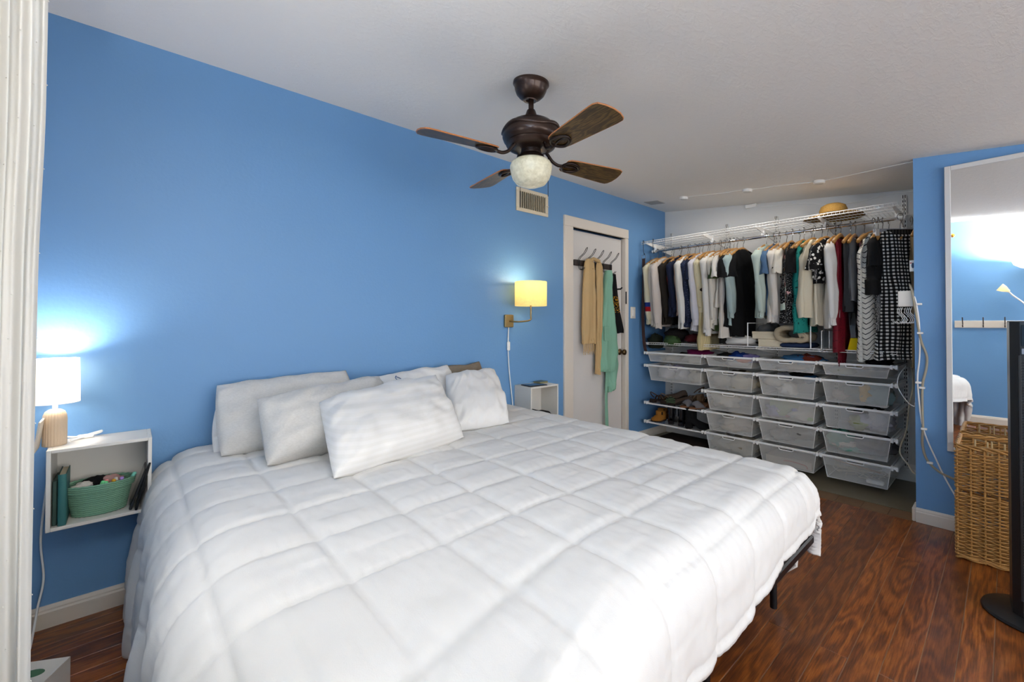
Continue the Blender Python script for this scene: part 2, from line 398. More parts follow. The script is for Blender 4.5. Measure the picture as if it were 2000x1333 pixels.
b = MB(); cord = spline([(2.165, YW-.012, H-.03), (2.16, YW-.012, H-.2), (2.175, YW-.012, H-.4), (2.205, YW-.012, H-.62), (2.215, YW-.02, H-.8)], 6); b.tube(cord, .0045, 6); b.build('cord', m_wht, sc, True)
MB().box(2.15, 2.176, YW-.022, YW-.004, H-.215, H-.145, .005).build('inline_switch', m_wht, sc)

# hook rack on door, scarves
hk = thing('hook_rack', 'dark wooden rack of five black wire hooks on the white door', 'coat hooks', (3.2, YW, H+.54))
YD = YW+.03
Mr = Matrix.Translation((3.24, YD-.012, H+.545)) @ Matrix.Rotation(.0, 4, 'Y')
MB().box(-.285, .27, -.012, .012, -.026, .026, .003, Mr).build('board', plain('dark_wood_board', '2a1f1a', .5, bump=.2), hk)
for i in range(5):
    x = 3.01+i*.118; b = MB()
    for d in (-.009, .009):
        b.tube(spline([(x+d, YD-.026, H+.52), (x+d, YD-.03, H+.58), (x+d+.015, YD-.075, H+.625), (x+d+.02, YD-.10, H+.665)], 5), .0028, 6)
        b.tube(spline([(x+d, YD-.026, H+.57), (x+d, YD-.03, H+.50), (x+d+.01, YD-.05, H+.478), (x+d+.02, YD-.07, H+.50)], 5), .0028, 6)
    b.tube(spline([(x+.011, YD-.10, H+.665), (x+.02, YD-.108, H+.675), (x+.029, YD-.10, H+.665)], 5), .0028, 6)
    b.build('hook', m_black, hk, True)

# ------------------------------------------------------------------ cloth helpers
def ringtube(mb, rows, U, V, n=28, fold=(5, .006), seed=0, sub=5, flat=2.0, twist=0, capend=True):
    """rows: (center, half width, half thickness); a closed cloth tube, rings in the U,V plane, ripple folds growing downwards."""
    U = Vector(U).normalized(); V = Vector(V).normalized(); R = []
    for i in range(len(rows)-1):
        for k in range(sub):
            t = k/sub; a, b = rows[i], rows[i+1]
            R.append((Vector(a[0]).lerp(Vector(b[0]), t), a[1]+(b[1]-a[1])*t, a[2]+(b[2]-a[2])*t))
    R.append((Vector(rows[-1][0]), rows[-1][1], rows[-1][2])); P = []; UVs = []; N = len(R); kf, am = fold
    for i, (c, hw, ht) in enumerate(R):
        row = []; ur = []; g = i/(N-1)
        for k in range(n):
            a = 2*PI*k/n; ca, sa = math.cos(a), math.sin(a)
            x = math.copysign(abs(ca)**(2/flat), ca)*hw; y = math.copysign(abs(sa)**(2/flat), sa)*ht
            rip = am*(.3+.9*g)*(math.sin(kf*a+seed*1.7+2.2*math.sin(3*g+seed))+.5*math.sin((kf*2+1)*a+seed*3.1-3*g))
            nz = noise.noise(Vector((x*9+seed*7.3, y*9+seed, c.z*7)))*am*1.6
            p = c+U*(x+ca*(rip*.25))+V*(y+(rip+nz)*(1 if abs(sa) > .2 else .4)*(1 if sa >= 0 else -1)*.9)
            p.z += am*.8*noise.noise(Vector((a*1.3, seed*3.7, g*4)))*(g > .9)*2
            row.append(p); ur.append((x*(1 if sa >= 0 else 1)+(0 if sa >= 0 else .5), c.z))
        P.append(row); UVs.append(ur)
    mb.grid(P, True, UVs); base = len(mb.v)
    if capend:
        o = base-N*n; mb.f.append(tuple(o+k for k in range(n-1, -1, -1)))
    # inner turn of the hem so the end reads as a dark opening
    last = [c for c in P[-1]]; cen = R[-1][0]; inn = [cen+(p-cen)*.86+Vector((0, 0, .0)) for p in last]; up = [cen+(p-cen)*.8+Vector((0, 0, .05)) for p in last]
    mb.grid([last, inn, up], True, [UVs[-1]]*3); mb.f.append(tuple(range(len(mb.v)-n, len(mb.v))))
    return mb

# ------------------------------------------------------------------ pattern fabrics (UV in metres)
def pat(name, fn, rough=.9):
    k = NT(name); k.b.inputs['Roughness'].default_value = rough; k.b.inputs['Specular IOR Level'].default_value = .2
    uv = k.sep(k.co('UV')); k.l(fn(k, uv[0], uv[1]), k.b.inputs['Base Color']); k.bump(k.noise(25, 3, k.co()), .2); return k.m
def gingham(k, u, v, s=22.):
    f = lambda q: k.M('GREATER_THAN', k.M('FRACT', k.M('MULTIPLY', q, s)), .5)
    t = k.M('MULTIPLY', k.M('ADD', f(u), f(v)), .5)
    return k.ramp(t, [(0, lin('0c0c0e')), (.3, lin('4a4844')), (.6, lin('55534f')), (1., lin('e8e5dd'))]) if False else k.mix(f(u), k.mix(f(v), lin('0b0b0d'), lin('35332f')), k.mix(f(v), lin('35332f'), lin('e6e3da')))
m_ging = pat('black_white_gingham', lambda k, u, v: gingham(k, u, v, 40.))
def chevron(k, u, v):
    z = k.M('ABSOLUTE', k.M('SUBTRACT', k.M('FRACT', k.M('MULTIPLY', u, 9.)), .5))
    s = k.M('FRACT', k.M('ADD', k.M('MULTIPLY', v, 27.), k.M('MULTIPLY', z, 2.4)))
    return k.mix(k.M('GREATER_THAN', s, .84), lin('e2ded2'), lin('16161a'))
m_chev = pat('white_black_chevron', chevron)
def spots(c0, c1, scale, thr):
    def f(k, u, v):
        vo = k.n('ShaderNodeTexVoronoi'); vo.inputs['Scale'].default_value = scale; k.l(k.co('UV'), vo.inputs['Vector'])
        return k.mix(k.M('LESS_THAN', vo.outputs[0], thr), lin(c0), lin(c1))
    return f
m_polka = pat('black_white_polka', spots('0e0e10', 'dcd9d2', 34, .36)); m_navydot = pat('navy_dotted', spots('1b2238', '59607a', 110, .28))
m_tealeye = pat('teal_eyelet', spots('1f7d72', '0c3a35', 60, .26)); m_crimson = pat('crimson_weave', spots('6a0d1c', '3c0610', 95, .3), .6)
m_specks = pat('white_black_specks', spots('17181c', 'c9c7c2', 120, .42)); m_fewspots = pat('cream_with_black_print', spots('cfc8ba', '26221e', 17, .13)); m_cow = pat('cream_cow_print', spots('d3c7a4', '2b221c', 11, .2))
def floral(k, u, v):
    vo = k.n('ShaderNodeTexVoronoi'); vo.inputs['Scale'].default_value = 11; k.l(k.co('UV'), vo.inputs['Vector'])
    nz = k.noise(60, 2, k.co('UV')); d = k.M('ADD', vo.outputs[0], k.M('MULTIPLY', nz, .25))
    cr = k.ramp(k.sep(vo.outputs['Color'])[0], [(0, lin('d9a818')), (.35, lin('c23a3a')), (.6, lin('d9a8a8')), (1, lin('7fc4b0'))])
    base = k.mix(k.M('LESS_THAN', k.noise(190, 1, k.co('UV')), .36), lin('0f0f11'), lin('c8c8c4'))
    return k.mix(k.M('LESS_THAN', d, .42), base, cr)
m_floral = pat('black_yellow_floral', floral)
def pinkfl(k, u, v):
    vo = k.n('ShaderNodeTexVoronoi'); vo.inputs['Scale'].default_value = 13; k.l(k.co('UV'), vo.inputs['Vector'])
    d = k.M('ADD', vo.outputs[0], k.M('MULTIPLY', k.noise(60, 2, k.co('UV')), .25)); return k.mix(k.M('LESS_THAN', d, .4), lin('121214'), lin('b07078'))
m_pinkfl = pat('black_pink_floral', pinkfl)
def lined(k, u, v):
    f1 = k.M('GREATER_THAN', k.M('FRACT', k.M('MULTIPLY', u, 7.)), .955); return k.mix(f1, lin('cfc9b4'), lin('2a2c38'))
m_lined = pat('cream_pinstripe', lined)
def vband(k, u, v):   # white sleeve with blue and red bands at elbow height
    b1 = k.M('MULTIPLY', k.M('GREATER_THAN', v, H+.165), k.M('LESS_THAN', v, H+.21)); b2 = k.M('MULTIPLY', k.M('GREATER_THAN', v, H+.118), k.M('LESS_THAN', v, H+.165))
    return k.mix(b2, k.mix(b1, lin('d2cbb0'), lin('20367e')), lin('a3161e'))
m_band = pat('cream_sleeve_with_bands', vband)
def ribs(c):
    return lambda k, u, v: k.mix(k.M('GREATER_THAN', k.M('FRACT', k.M('MULTIPLY', u, 70.)), .8), lin(c), tuple(x*.75 for x in lin(c)[:3])+(1,))
m_rib = pat('cream_ribbed_knit', ribs('c9b98c')); m_pleat = pat('cream_pleats', ribs('cfc5b0'))

FB = lambda n, c: fabric('fabric_'+n, c)
white1 = FB('white', 'd9d6d0'); offw = FB('off_white', 'cfc8bf'); cream = FB('cream', 'd2c8b0'); blk = FB('black', '121214'); navy = FB('navy', '1c233a'); brnblk = FB('brown_black', '29241f')
blush = FB('blush', 'c9ab9c'); lilac = FB('lilac_white', 'cdcbd2'); olive = FB('olive', '3f4d2c'); paleb = FB('pale_blue_grey', '9fb0ae'); mint = FB('pale_mint_denim', 'b4c2b8'); denim = FB('blue_denim', '4b6685')
red1 = FB('dull_red', '8a2a22'); grey1 = FB('dark_grey', '3b3c3e'); grey2 = FB('mid_grey', '6f7070'); dkgrn = FB('dark_green', '12382f'); mustard = FB('mustard', 'c8981c'); khaki = FB('khaki', '8a7a60'); teal = m_tealeye

m_hang = plain('hanger_beech', 'a87838', .4, var=.25, coat=.3)
ROD = (4.15, H+.764)
WIRE_H = 0
def garment(name, label, cat, y, m, kind='long', L=.75, hw=.205, rot=0, body_th=.035, sl=.52, msl=None, hanger='wood', seed=None, dx=0, collar=False, pocket=False, tilt=0, hlabel=None):
    """hanger + garment hanging on the rod; local U runs across the shoulders (towards the room is -X)."""
    seed = seed if seed is not None else int(y*997) % 50
    a = rot; U = Vector((math.cos(a), math.sin(a), 0)); V = Vector((-math.sin(a), math.cos(a), 0)); C = Vector((ROD[0]+dx, y, ROD[1]))
    zn, zs = -.105, -.160
    if hanger:
        h = thing('clothes_hanger', 'wooden hanger holding the '+' '.join((hlabel or label.split(',')[0]).split()[:12]) if hanger == 'wood' else 'grey plastic clip hanger holding the '+(hlabel or label), 'hanger', tuple(C), 'hangers on the closet rod')
        b = MB(); b.tube(spline([C+U*-.014+Vector((0, 0, -.022)), C+U*-.022+Vector((0, 0, .0)), C+U*-.010+Vector((0, 0, .019)), C+U*.010+Vector((0, 0, .020)), C+U*.021+Vector((0, 0, .004)), C+U*.012+Vector((0, 0, -.03)), C+Vector((0, 0, -.05)), C+Vector((0, 0, -.095))], 4), .0024, 5); b.build('hook', m_steel, h, True)
        if hanger == 'wood':
            b = MB(); pts = [C+U*s+Vector((0, 0, -.088-.075*(abs(s)/.215)**1.35)) for s in [-.215, -.18, -.13, -.08, -.035, 0, .035, .08, .13, .18, .215]]
            P = []
            for i, p in enumerate(pts):
                s = abs(i-5)/5; hh = .017 if s < .7 else .014; th = .007+.006*s
                P.append([p+V*(th*math.cos(q))+Vector((0, 0, hh*math.sin(q))) for q in [2*PI*j/8 for j in range(8)]])
            b.grid(P, True); b.f.append(tuple(range(7, -1, -1))); b.f.append(tuple(range(len(b.v)-8, len(b.v)))); b.build('body', m_hang, h, True)
        else:
            b = MB(); 
            M = Matrix.Translation(C+Vector((0, 0, -.10))) @ Matrix.Rotation(a, 4, 'Z'); b.box(-.19, .19, -.008, .008, -.012, .012, .003, M); b.build('bar', plain('grey_plastic', '8e8e92', .4), h)
            for s in (-.17, .17): MB().box(s-.015, s+.015, -.014, .014, -.045, .01, .003, M).build('clip', m_chrome, h)
    g = thing(name, label, cat, tuple(C+Vector((0, 0, -.1))))
    sw_ = seed*.37
    B = lambda u, v, z: C+U*u+V*v+Vector((0, 0, z))
    if kind in ('long', 'short', 'tee', 'sleeveless', 'jacket'):
        top = -.098; sh = hw*.98 if kind != 'sleeveless' else hw*.72
        rows = [(B(0, 0, top+.004), .050, .016), (B(0, 0, top-.006), .095, .024), (B(0, 0, top-.030), sh*.80, .031), (B(0, 0, zs-.012), sh, .034), (B(0, 0, zs-.09), hw*.93, body_th), (B(0, 0, zs-.3), hw*.95, body_th*1.05), (B(math.sin(sw_)*.012, 0, -L*.8), hw*(1.0), body_th*1.1), (B(math.sin(sw_)*.018, 0, -L), hw*(1.02+.04*math.sin(sw_*3)), body_th*1.1)]
        mb = MB(); ringtube(mb, rows, U, V, 34, (5, .013), seed); mb.build('body', m, g, True)
        if kind != 'sleeveless':
            for s in (-1, 1):
                mb = MB(); l = sl if kind in ('long', 'jacket') else .2; mm = msl or m
                p0 = B(s*(sh-.03), 0, zs+.012)
                if kind in ('long', 'jacket'):
                    w1 = .062 if kind == 'long' else .072
                    rows = [(p0, .028, .02), (B(s*(sh+.0), .0, zs-.04), w1, .034), (B(s*(sh+.012), -.012, zs-.16), w1*.95, .036), (B(s*(sh-.005), -.02, zs-l*.6), w1*.8, .032), (B(s*(sh-.02), -.022, zs-l*.9), .047, .028), (B(s*(sh-.022), -.022, zs-l*.93), .036, .023), (B(s*(sh-.022), -.022, zs-l), .036, .022)]
                else:
                    rows = [(p0, .03, .02), (B(s*(sh+.005), 0, zs-.04), .058, .032), (B(s*(sh+.03), -.006, zs-.12), .062, .034), (B(s*(sh+.035), -.008, zs-l), .07, .036)]
                ringtube(mb, rows, U, V, 18, (3, .009), seed+s, 5); mb.build('sleeve', mm, g, True)
        if collar:
            mb = MB(); 
            for s in (-1, 1): mb.add([B(s*.0, -.03, top-.06), B(s*.075, -.03, top-.03), B(s*.07, -.012, top+.012), B(s*.01, -.03, top+.0), B(s*.0, -.036, top-.062), B(s*.075, -.036, top-.032), B(s*.072, -.016, top+.016), B(s*.01, -.036, top+.004)], [(0, 1, 2, 3), (4, 7, 6, 5), (0, 4, 5, 1), (1, 5, 6, 2), (2, 6, 7, 3), (3, 7, 4, 0)])
            mb.build('collar', m, g)
    elif kind in ('skirt', 'trousers'):
        t = -.112 if hanger != 'wood' else -.12
        rows = [(B(0, 0, t), hw*.82, .014), (B(0, 0, t-.04), hw*.85, .022), (B(0, 0, -L*.5), hw*.97, body_th), (B(.0, 0, -L), hw*(1.12 if kind == 'skirt' else 1.0), body_th*1.25)]
        mb = MB(); ringtube(mb, rows, U, V, 44, (7 if kind == 'skirt' else 4, .011), seed, 8); mb.build('body', m, g, True)
        mb = MB(); ringtube(mb, [(B(0, 0, t+.006), hw*.83, .017), (B(0, 0, t-.035), hw*.86, .025)], U, V, 24, (2, .001), seed, 2); mb.build('waistband', m, g, True)
    elif kind == 'drape':    # folded over the hanger bar
        rows = [(B(0, 0, -.125), hw*.8, .012), (B(0, 0, -.16), hw*.85, .024), (B(0, 0, -L*.6), hw*.8, .026), (B(0, 0, -L), hw*.9, .03)]
        mb = MB(); ringtube(mb, rows, U, V, 28, (4, .009), seed, 6); mb.build('body', m, g, True)
    return g

# ================================================================== BED
M_FR = m_black
bed = thing('bed_frame', 'black folding metal bed frame under the white comforter', 'bed frame', (1.08, 1.5, 0))
bx0, bx1, by0, by1, rz = .14, 2.062, .542, 2.50, .36
for nm, pts in (('foot_rail', [(bx0, by0), (bx1, by0)]), ('head_rail', [(bx0, by1), (bx1, by1)]), ('side_rail', [(bx0, by0), (bx0, by1)]), ('side_rail', [(bx1, by0), (bx1, by1)])):
    (xa, ya), (xb, yb) = pts; b = MB(); b.box(min(xa, xb)-.012, max(xa, xb)+.012, min(ya, yb)-.012, max(ya, yb)+.012, rz-.035, rz, .006); b.build(nm, M_FR, bed)
for x in (.72, 1.40): MB().box(x-.012, x+.012, by0, by1, rz-.034, rz-.004, .003).build('cross_bar', M_FR, bed)
for i in range(12):
    y = by0+.10+i*.16; b = MB(); b.tube([(bx0, y, rz-.006), (bx1, y, rz-.006)], .0035, 6); b.build('wire_slat', M_FR, bed)
for x in (.19, .72, 1.40, 2.012):
    for y in (.662, 1.52, 2.42):
        lg = MB().lathe([(.0135, .03), (.0135, rz-.03)], (x, y, 0), 14).build('leg', M_FR, bed, 'auto')
        MB().lathe([(.0165, .001), (.018, .004), (.018, .04), (.015, .043)], (x, y, 0), 14).build('rubber_foot', m_blackp, lg, 'auto')
mat_ = MB().box(.155, 2.02, .56, 2.52, rz, .60, .05).build('mattress', fabric('mattress_white', 'dcdbd8'), None, True)
tag(mat_, 'white mattress lying on the black frame under the comforter', 'mattress')
def duvet():
    nz = lambda x, y, z=0, s=1.: noise.noise(Vector((x*s, y*s, z)))
    ix0, ix1, iy0 = .24, 1.985, .62              # inner flat rectangle
    SL, SR, SF = .72, .66, .34                   # overhang measured from the inner rectangle
    ytop = 2.52; step = .010
    xs = np.arange(ix0-SL, ix1+SR+1e-6, step); ts = np.arange(iy0-SF, ytop+1e-6, step)
    Rl, Rr, Rf = .20, .15, .11; P = []; z0 = .628
    for t in ts:
        row = []
        for s in xs:
            el = max(0, ix0-s); er = max(0, s-ix1); ef = max(0, iy0-t)
            if er > 0: er *= 1-.36*smst(.75, .45, t)
            if ef > 0: ef *= 1-.20*smst(1.15, 1.75, s)
            if er > 0 and ef > 0: ef *= .85
            px, py = min(max(s, ix0), ix1), max(t, iy0)
            ex = er-el; e = (abs(ex)**2.6+ef**2.6)**(1/2.6) if (abs(ex) > 0 and ef > 0) else abs(ex)+ef
            if e > 0:
                dl = math.hypot(ex, ef); nx, ny = ex/dl, -ef/dl; wx = abs(nx)
                R = (Rl if ex < 0 else Rr)*wx+Rf*(1-wx)
                q = R*PI/2
                if e < q: out, down, na = R*math.sin(e/R), R*(1-math.cos(e/R)), e/R
                else:
                    ov = e-q; fl_ = .10 if ex > 0 else .06
                    out, down, na = R+fl_*ov*(.4 if ex == 0 else 1), R+ov, PI/2-.05
                hang = smst(0, .35, e-q*.6)
                al = t if abs(nx) > .7 else s
                amp = (.020 if ex < 0 else (.011 if er > 0 else .004))*hang
                rip = amp*(math.sin(al*(24 if ex < 0 else 30)+2.5*nz(al, e, 1, 3.))+.6*math.sin(al*47+e*4))
                n = Vector((nx*math.sin(na), ny*math.sin(na), math.cos(na)))
                p = Vector((px+nx*(out+rip), py+ny*(out+rip), z0-down))
            else: n = Vector((0, 0, 1)); p = Vector((px, py, z0))
            # quilting puffs
            fu = ((s-.13)/.2525) % 1; fv = ((t-.548)/.2355) % 1
            w1 = 1-abs(2*fu-1)**6; w2 = 1-abs(2*fv-1)**6
            du, dv = min(fu, 1-fu)*.2525, min(fv, 1-fv)*.2355
            top = 1 if e == 0 else max(.5, 1-e*1.5)
            puff = .0115*(w1*w2)**.75*top*(1+.45*nz(int((s+5)/.2525)*1.7, int((t+5)/.2355)*2.3, 5))
            seam = -.0028*(math.exp(-(du/.007)**2)+math.exp(-(dv/.007)**2))
            wr = .0035*nz(s*3.2, t*17, 2)*w1*w2+.0030*nz(s*13+2.5*t, t*9, 7)*(1-.4*w1)+.0018*nz(s*40, t*26, 9)
            # fine puckers radiating from seams
            pk = .0013*math.sin(t*210+6*nz(s, t, 3, 4))*math.exp(-du/.03)+.0013*math.sin(s*190+6*nz(s, t, 4, 4))*math.exp(-dv/.03)
            und = .006*nz(s*1.6, t*1.6, 11)
            # pillows press it down towards the head
            q_ = smst(1.0, .15, p.x)*smst(1.1, .55, t); p.y -= .20*q_; p.z -= .04*q_*(1 if e > 0 else .3)
            row.append(p+n*(puff+seam+wr+pk*.8+und*.7+.0))
        P.append(row)
    b = MB(); b.grid(P)
    o = b.build('comforter', fabric('comforter_cotton', 'dddcda', .85, .10), None, True)
    sm = o.modifiers.new('Solidify', 'SOLIDIFY'); sm.thickness = .018; sm.offset = -1
    tag(o, 'white quilted comforter with square stitching covering the whole bed', 'comforter')
duvet()

def pillow(name, label, corners, th, m, seed, sag=.0, pinch=.03, extra=None, edge=None):
    """corners TL, TR, BR, BL of the pillow; th half thickness"""
    TL, TR, BR, BL = [Vector(c) for c in corners]; N = ((TR-TL).cross(BL-TL)).normalized()
    if N.y > 0: N = -N
    n = 46; side = []
    for sgn in (1, -1):
        P = []
        for i in range(n+1):
            v = i/n*2-1; row = []
            for j in range(n+1):
                u = j/n*2-1
                uu = u*(1-pinch*(1-v*v)*abs(u)**3*1.0); vv = v*(1-pinch*(1-u*u)*abs(v)**3)
                a, c = (uu+1)/2, (vv+1)/2
                p = TL.lerp(TR, a).lerp(BL.lerp(BR, a), c)
                kq = .13; uu, vv = uu*math.sqrt(1-kq*vv*vv), vv*math.sqrt(1-kq*uu*uu)
                a, c = (uu+1)/2, (vv+1)/2
                p = TL.lerp(TR, a).lerp(BL.lerp(BR, a), c)
                f = max(0, (1-abs(u)**3.2)*(1-abs(v)**3.2))**.5
                f *= 1+.28*v*1.0
                wr = .011*noise.noise(Vector((u*4+seed*5, v*2.5, seed)))+.007*noise.noise(Vector((u*11+v*6, v*3+u*2, seed+3)))*(abs(u)**.5)
                wr += .0045*math.sin(9*math.atan2(v, u+.9*math.copysign(1, u))*2+seed)*smst(.4, 1, abs(u))
                rim = .005*noise.noise(Vector((u*5, v*5, seed*2.)))
                p = p+N*(sgn*(th*f+(wr if sgn > 0 else 0)*min(1, f*2))+rim+.0012*sgn)
                p.z += .012*noise.noise(Vector((u*2.3+seed, 0, seed)))*(v < 0)*abs(v)
                row.append(p)
            P.append(row)
        side.append(P)
    b = MB(); b.grid(side[0]); b.grid([r[::-1] for r in side[1]])
    # close the rim
    o = n+1; tot = o*o
    loop = [(0, j) for j in range(n)]+[(i, n) for i in range(n)]+[(n, j) for j in range(n, 0, -1)]+[(i, 0) for i in range(n, 0, -1)]
    idx = [i*o+j for i, j in loop]; idb = [tot+i*o+(n-j) for i, j in loop]; k = len(idx)
    for q in range(k): b.f.append((idx[q], idb[q], idb[(q+1) % k], idx[(q+1) % k]))
    ob = b.build(name, m, None, True); tag(ob, label, 'pillow', 'pillows at the head of the bed'); return ob
m_greyj = fabric('heather_grey_jersey', 'd2d0cc', .9, .2, .15)
m_wpil = fabric('white_pillow_cotton', 'eae8e5', .85, .2)
def stripe_cotton():
    k = NT('white_stripe_cotton'); k.b.inputs['Base Color'].default_value = lin('e4e2df'); k.b.inputs['Roughness'].default_value = .7
    s = k.M('FRACT', k.M('MULTIPLY', k.sep(k.co())[2], 42.)); st = k.M('GREATER_THAN', s, .5)
    k.l(k.M('MULTIPLY_ADD', st, .15, .6), k.b.inputs['Roughness']); k.l(k.mix(st, lin('e4e2df'), lin('e0deda')), k.b.inputs['Base Color']); k.bump(k.noise(18, 4, k.co()), .2); return k.m
m_strp = stripe_cotton()
m_tan = fabric('taupe_jersey', '857868', .9, .25, .25)
ZB = .63
pillow('pillow', 'heather grey pillow leaning on the wall, leftmost, at the back', ((.28, 2.50, H-.292), (.93, 2.52, H-.262), (.95, 2.28, ZB), (.27, 2.26, ZB)), .075, m_greyj, 1)
pillow('pillow', 'white pillow showing a thin strip behind the leftmost grey pillow', ((.285, 2.535, H-.40), (.9, 2.54, H-.32), (.9, 2.40, ZB), (.255, 2.36, ZB)), .03, m_wpil, 9)
pillow('pillow', 'grey jersey pillow in front of the leftmost grey one, half behind the striped one', ((.39, 2.21, H-.335), (1.08, 2.42, H-.295), (1.06, 2.08, ZB+.01), (.385, 1.96, ZB+.01)), .10, m_greyj, 2, pinch=.07)
pillow('pillow', 'white pillow with a small blue stitched squiggle peeking out behind the striped one', ((1.04, 2.49, H-.315), (1.60, 2.52, H-.275), (1.62, 2.28, ZB), (1.08, 2.24, ZB)), .06, m_wpil, 3)
pillow('pillow', 'taupe brown pillow at the wall behind the white pillows on the right', ((1.20, 2.53, H-.325), (1.88, 2.53, H-.270), (1.88, 2.38, ZB), (1.25, 2.38, ZB)), .055, m_tan, 4)
pillow('pillow', 'plain white pillow on the far right beside the nightstand', ((1.46, 2.36, H-.320), (1.92, 2.42, H-.315), (1.63, 1.90, ZB+.005), (1.25, 1.96, ZB+.005)), .07, m_wpil, 5, pinch=.04)
pillow('pillow', 'large white satin-striped pillow lying foremost on the bed', ((.62, 2.11, H-.355), (1.36, 2.26, H-.300), (1.26, 1.80, ZB+.01), (.53, 1.63, ZB+.01)), .09, m_strp, 6, pinch=.06)
b = MB(); sq = [Vector((p.x-.105, p.y+.005, p.z+.006)) for p in spline([(1.265, 2.395, H-.325), (1.285, 2.395, H-.332), (1.31, 2.39, H-.352), (1.30, 2.385, H-.362), (1.275, 2.39, H-.345), (1.262, 2.395, H-.33), (1.268, 2.395, H-.318)], 6)]
# (the stitched squiggle sits on its pillow's upper edge)
for o in [o for o in COL.objects if o.get('label', '').startswith('white pillow with a small blue')]:
    b.tube(sq, .0022, 5); b.build('stitched_squiggle', plain('blue_thread', '3d5a86', .8), o, True)

# ================================================================== LEFT WALL SHELF + LAMP
def cube_shelf(name, label, x0, x1, y0, z0, z1):
    t = thing(name, label, 'wall shelf', ((x0+x1)/2, YW, z0)); w_ = .013; y1 = YW-.001
    MB().box(x0, x0+w_, y0, y1, z0, z1, .0015).build('side_panel', m_whtwood, t); MB().box(x1-w_, x1, y0, y1, z0, z1, .0015).build('side_panel', m_whtwood, t)
    MB().box(x0+w_, x1-w_, y0+.001, y1, z1-w_, z1, .0015).build('top_panel', m_whtwood, t); MB().box(x0+w_, x1-w_, y0+.001, y1, z0, z0+w_, .0015).build('bottom_panel', m_whtwood, t)
    MB().box(x0+w_, x1-w_, YW-.006, YW-.001, z0+w_, z1-w_).build('back_panel', m_whtwood, t); return t
cube_shelf('wall_cube_shelf', 'white open cube shelf on the wall left of the bed, holding a green basket', -.234, .066, 2.374, H-.782, H-.478)
cube_shelf('wall_cube_shelf', 'white open cube shelf right of the bed beside the door', 2.235, 2.535, 2.384, H-.787, H-.487)
# table lamp
lm = thing('table_lamp', 'small lit table lamp with ribbed cream base on the left cube shelf', 'lamp', (-.213, 2.47, H-.478))
lc = (-.221, 2.47)
b = MB(); n = 72; P = []
for r, z in ((.033, 0), (.034, .004), (.034, .10), (.032, .118), (.027, .131), (.016, .139), (.010, .141)):
    P.append([(lc[0]+(r*(1+.018*(1 if k % 3 else -1.5)))*math.cos(2*PI*k/n), lc[1]+(r*(1+.018*(1 if k % 3 else -1.5)))*math.sin(2*PI*k/n), H-.478+z) for k in range(n)])
b.grid(P, True); b.f.append(tuple(range(n-1, -1, -1))); b.build('base', plain('ribbed_cream_ceramic', 'c9b49a', .6), lm, 'auto')
m_shd = glow_shade('white_linen_shade', 'efe9df', 'fff0da', .08, False)
shade(.070, .067, H-.313, H-.142, lc).build('shade', m_shd, lm, 'auto')
b = MB(); b.tube([(lc[0], lc[1], H-.34), (lc[0], lc[1], H-.25)], .008, 8); b.build('socket', m_wht, lm)
b = MB(); b.lathe([(.012, 0), (.025, .03), (.027, .045), (.018, .065), (0, .07)], (lc[0], lc[1], H-.262), 20); b.build('bulb', glow_shade('cool_bulb', 'ffffff', 'ffffff', 10, False), lm, True)
point('table_lamp_light', (lc[0], lc[1], H-.185), 11, (1, .89, .80), .03)
point('table_lamp_light_low', (lc[0], lc[1], H-.275), .8, (1, .92, .8), .02)
b = MB(); cd = spline([(-.18, 2.50, H-.474), (-.14, 2.53, H-.470), (-.10, 2.545, H-.464), (-.092, 2.552, H-.458), (-.11, 2.555, H-.462), (-.16, 2.55, H-.472), (-.238, 2.56, H-.474), (-.245, 2.56, H-.60), (-.262, 2.55, H-.85), (-.25, 2.52, H-1.0), (-.262, 2.5, H-1.1), (-.27, 2.4, .02), (-.28, 2.3, .006)], 8)
b.tube(cd, .0038, 6); b.build('cord', m_wht, lm, True)
MB().box(-.165, -.115, 2.525, 2.545, H-.4775, H-.462, .004).build('inline_switch', m_wht, lm)
o = MB().box(-.003, .003, -.055, .055, 0, .11, .001).xf(Matrix.Translation((-.262, 2.405, H-.476)) @ Matrix.Rotation(.12, 4, 'Y')); o = o.build('greeting_card', plain('card_paper', 'cfc4b4', .7)); tag(o, 'pale card standing on the shelf edge in front of the lamp', 'card')
# basket of rope
def rope_basket():
    t = thing('rope_basket', 'oval sage green coiled-rope basket in the left cube shelf', 'basket', (-.095, 2.465, H-.769)); m = fabric('sage_rope', '78a48c', .9, .5)
    cx, cy, z0 = -.092, 2.468, H-.7685; b = MB(); N = 16
    for i in range(N):
        g = i/(N-1); sx = .078+.022*g+(.007 if i > 11 else 0); sy = .050+.016*g+(.004 if i > 11 else 0); z = z0+.005+i*.0078
        pts = [(cx+sx*math.cos(a), cy+sy*math.sin(a), z+.0012*math.sin(a*30)) for a in [2*PI*k/56 for k in range(56)]]; b.tube(pts, .0042, 6, True)
    b.build('coiled_wall', m, t, True)
    b = MB(); b.lathe([(0, 0), (1, 0), (1, .004), (0, .004)], (0, 0, 0), 32, False); b.xf(Matrix.Translation((cx, cy, z0+.001)) @ Matrix.Diagonal((.076, .049, 1, 1))); b.build('base', m, t)
    return cx, cy, z0
bx, by, bz = rope_basket()
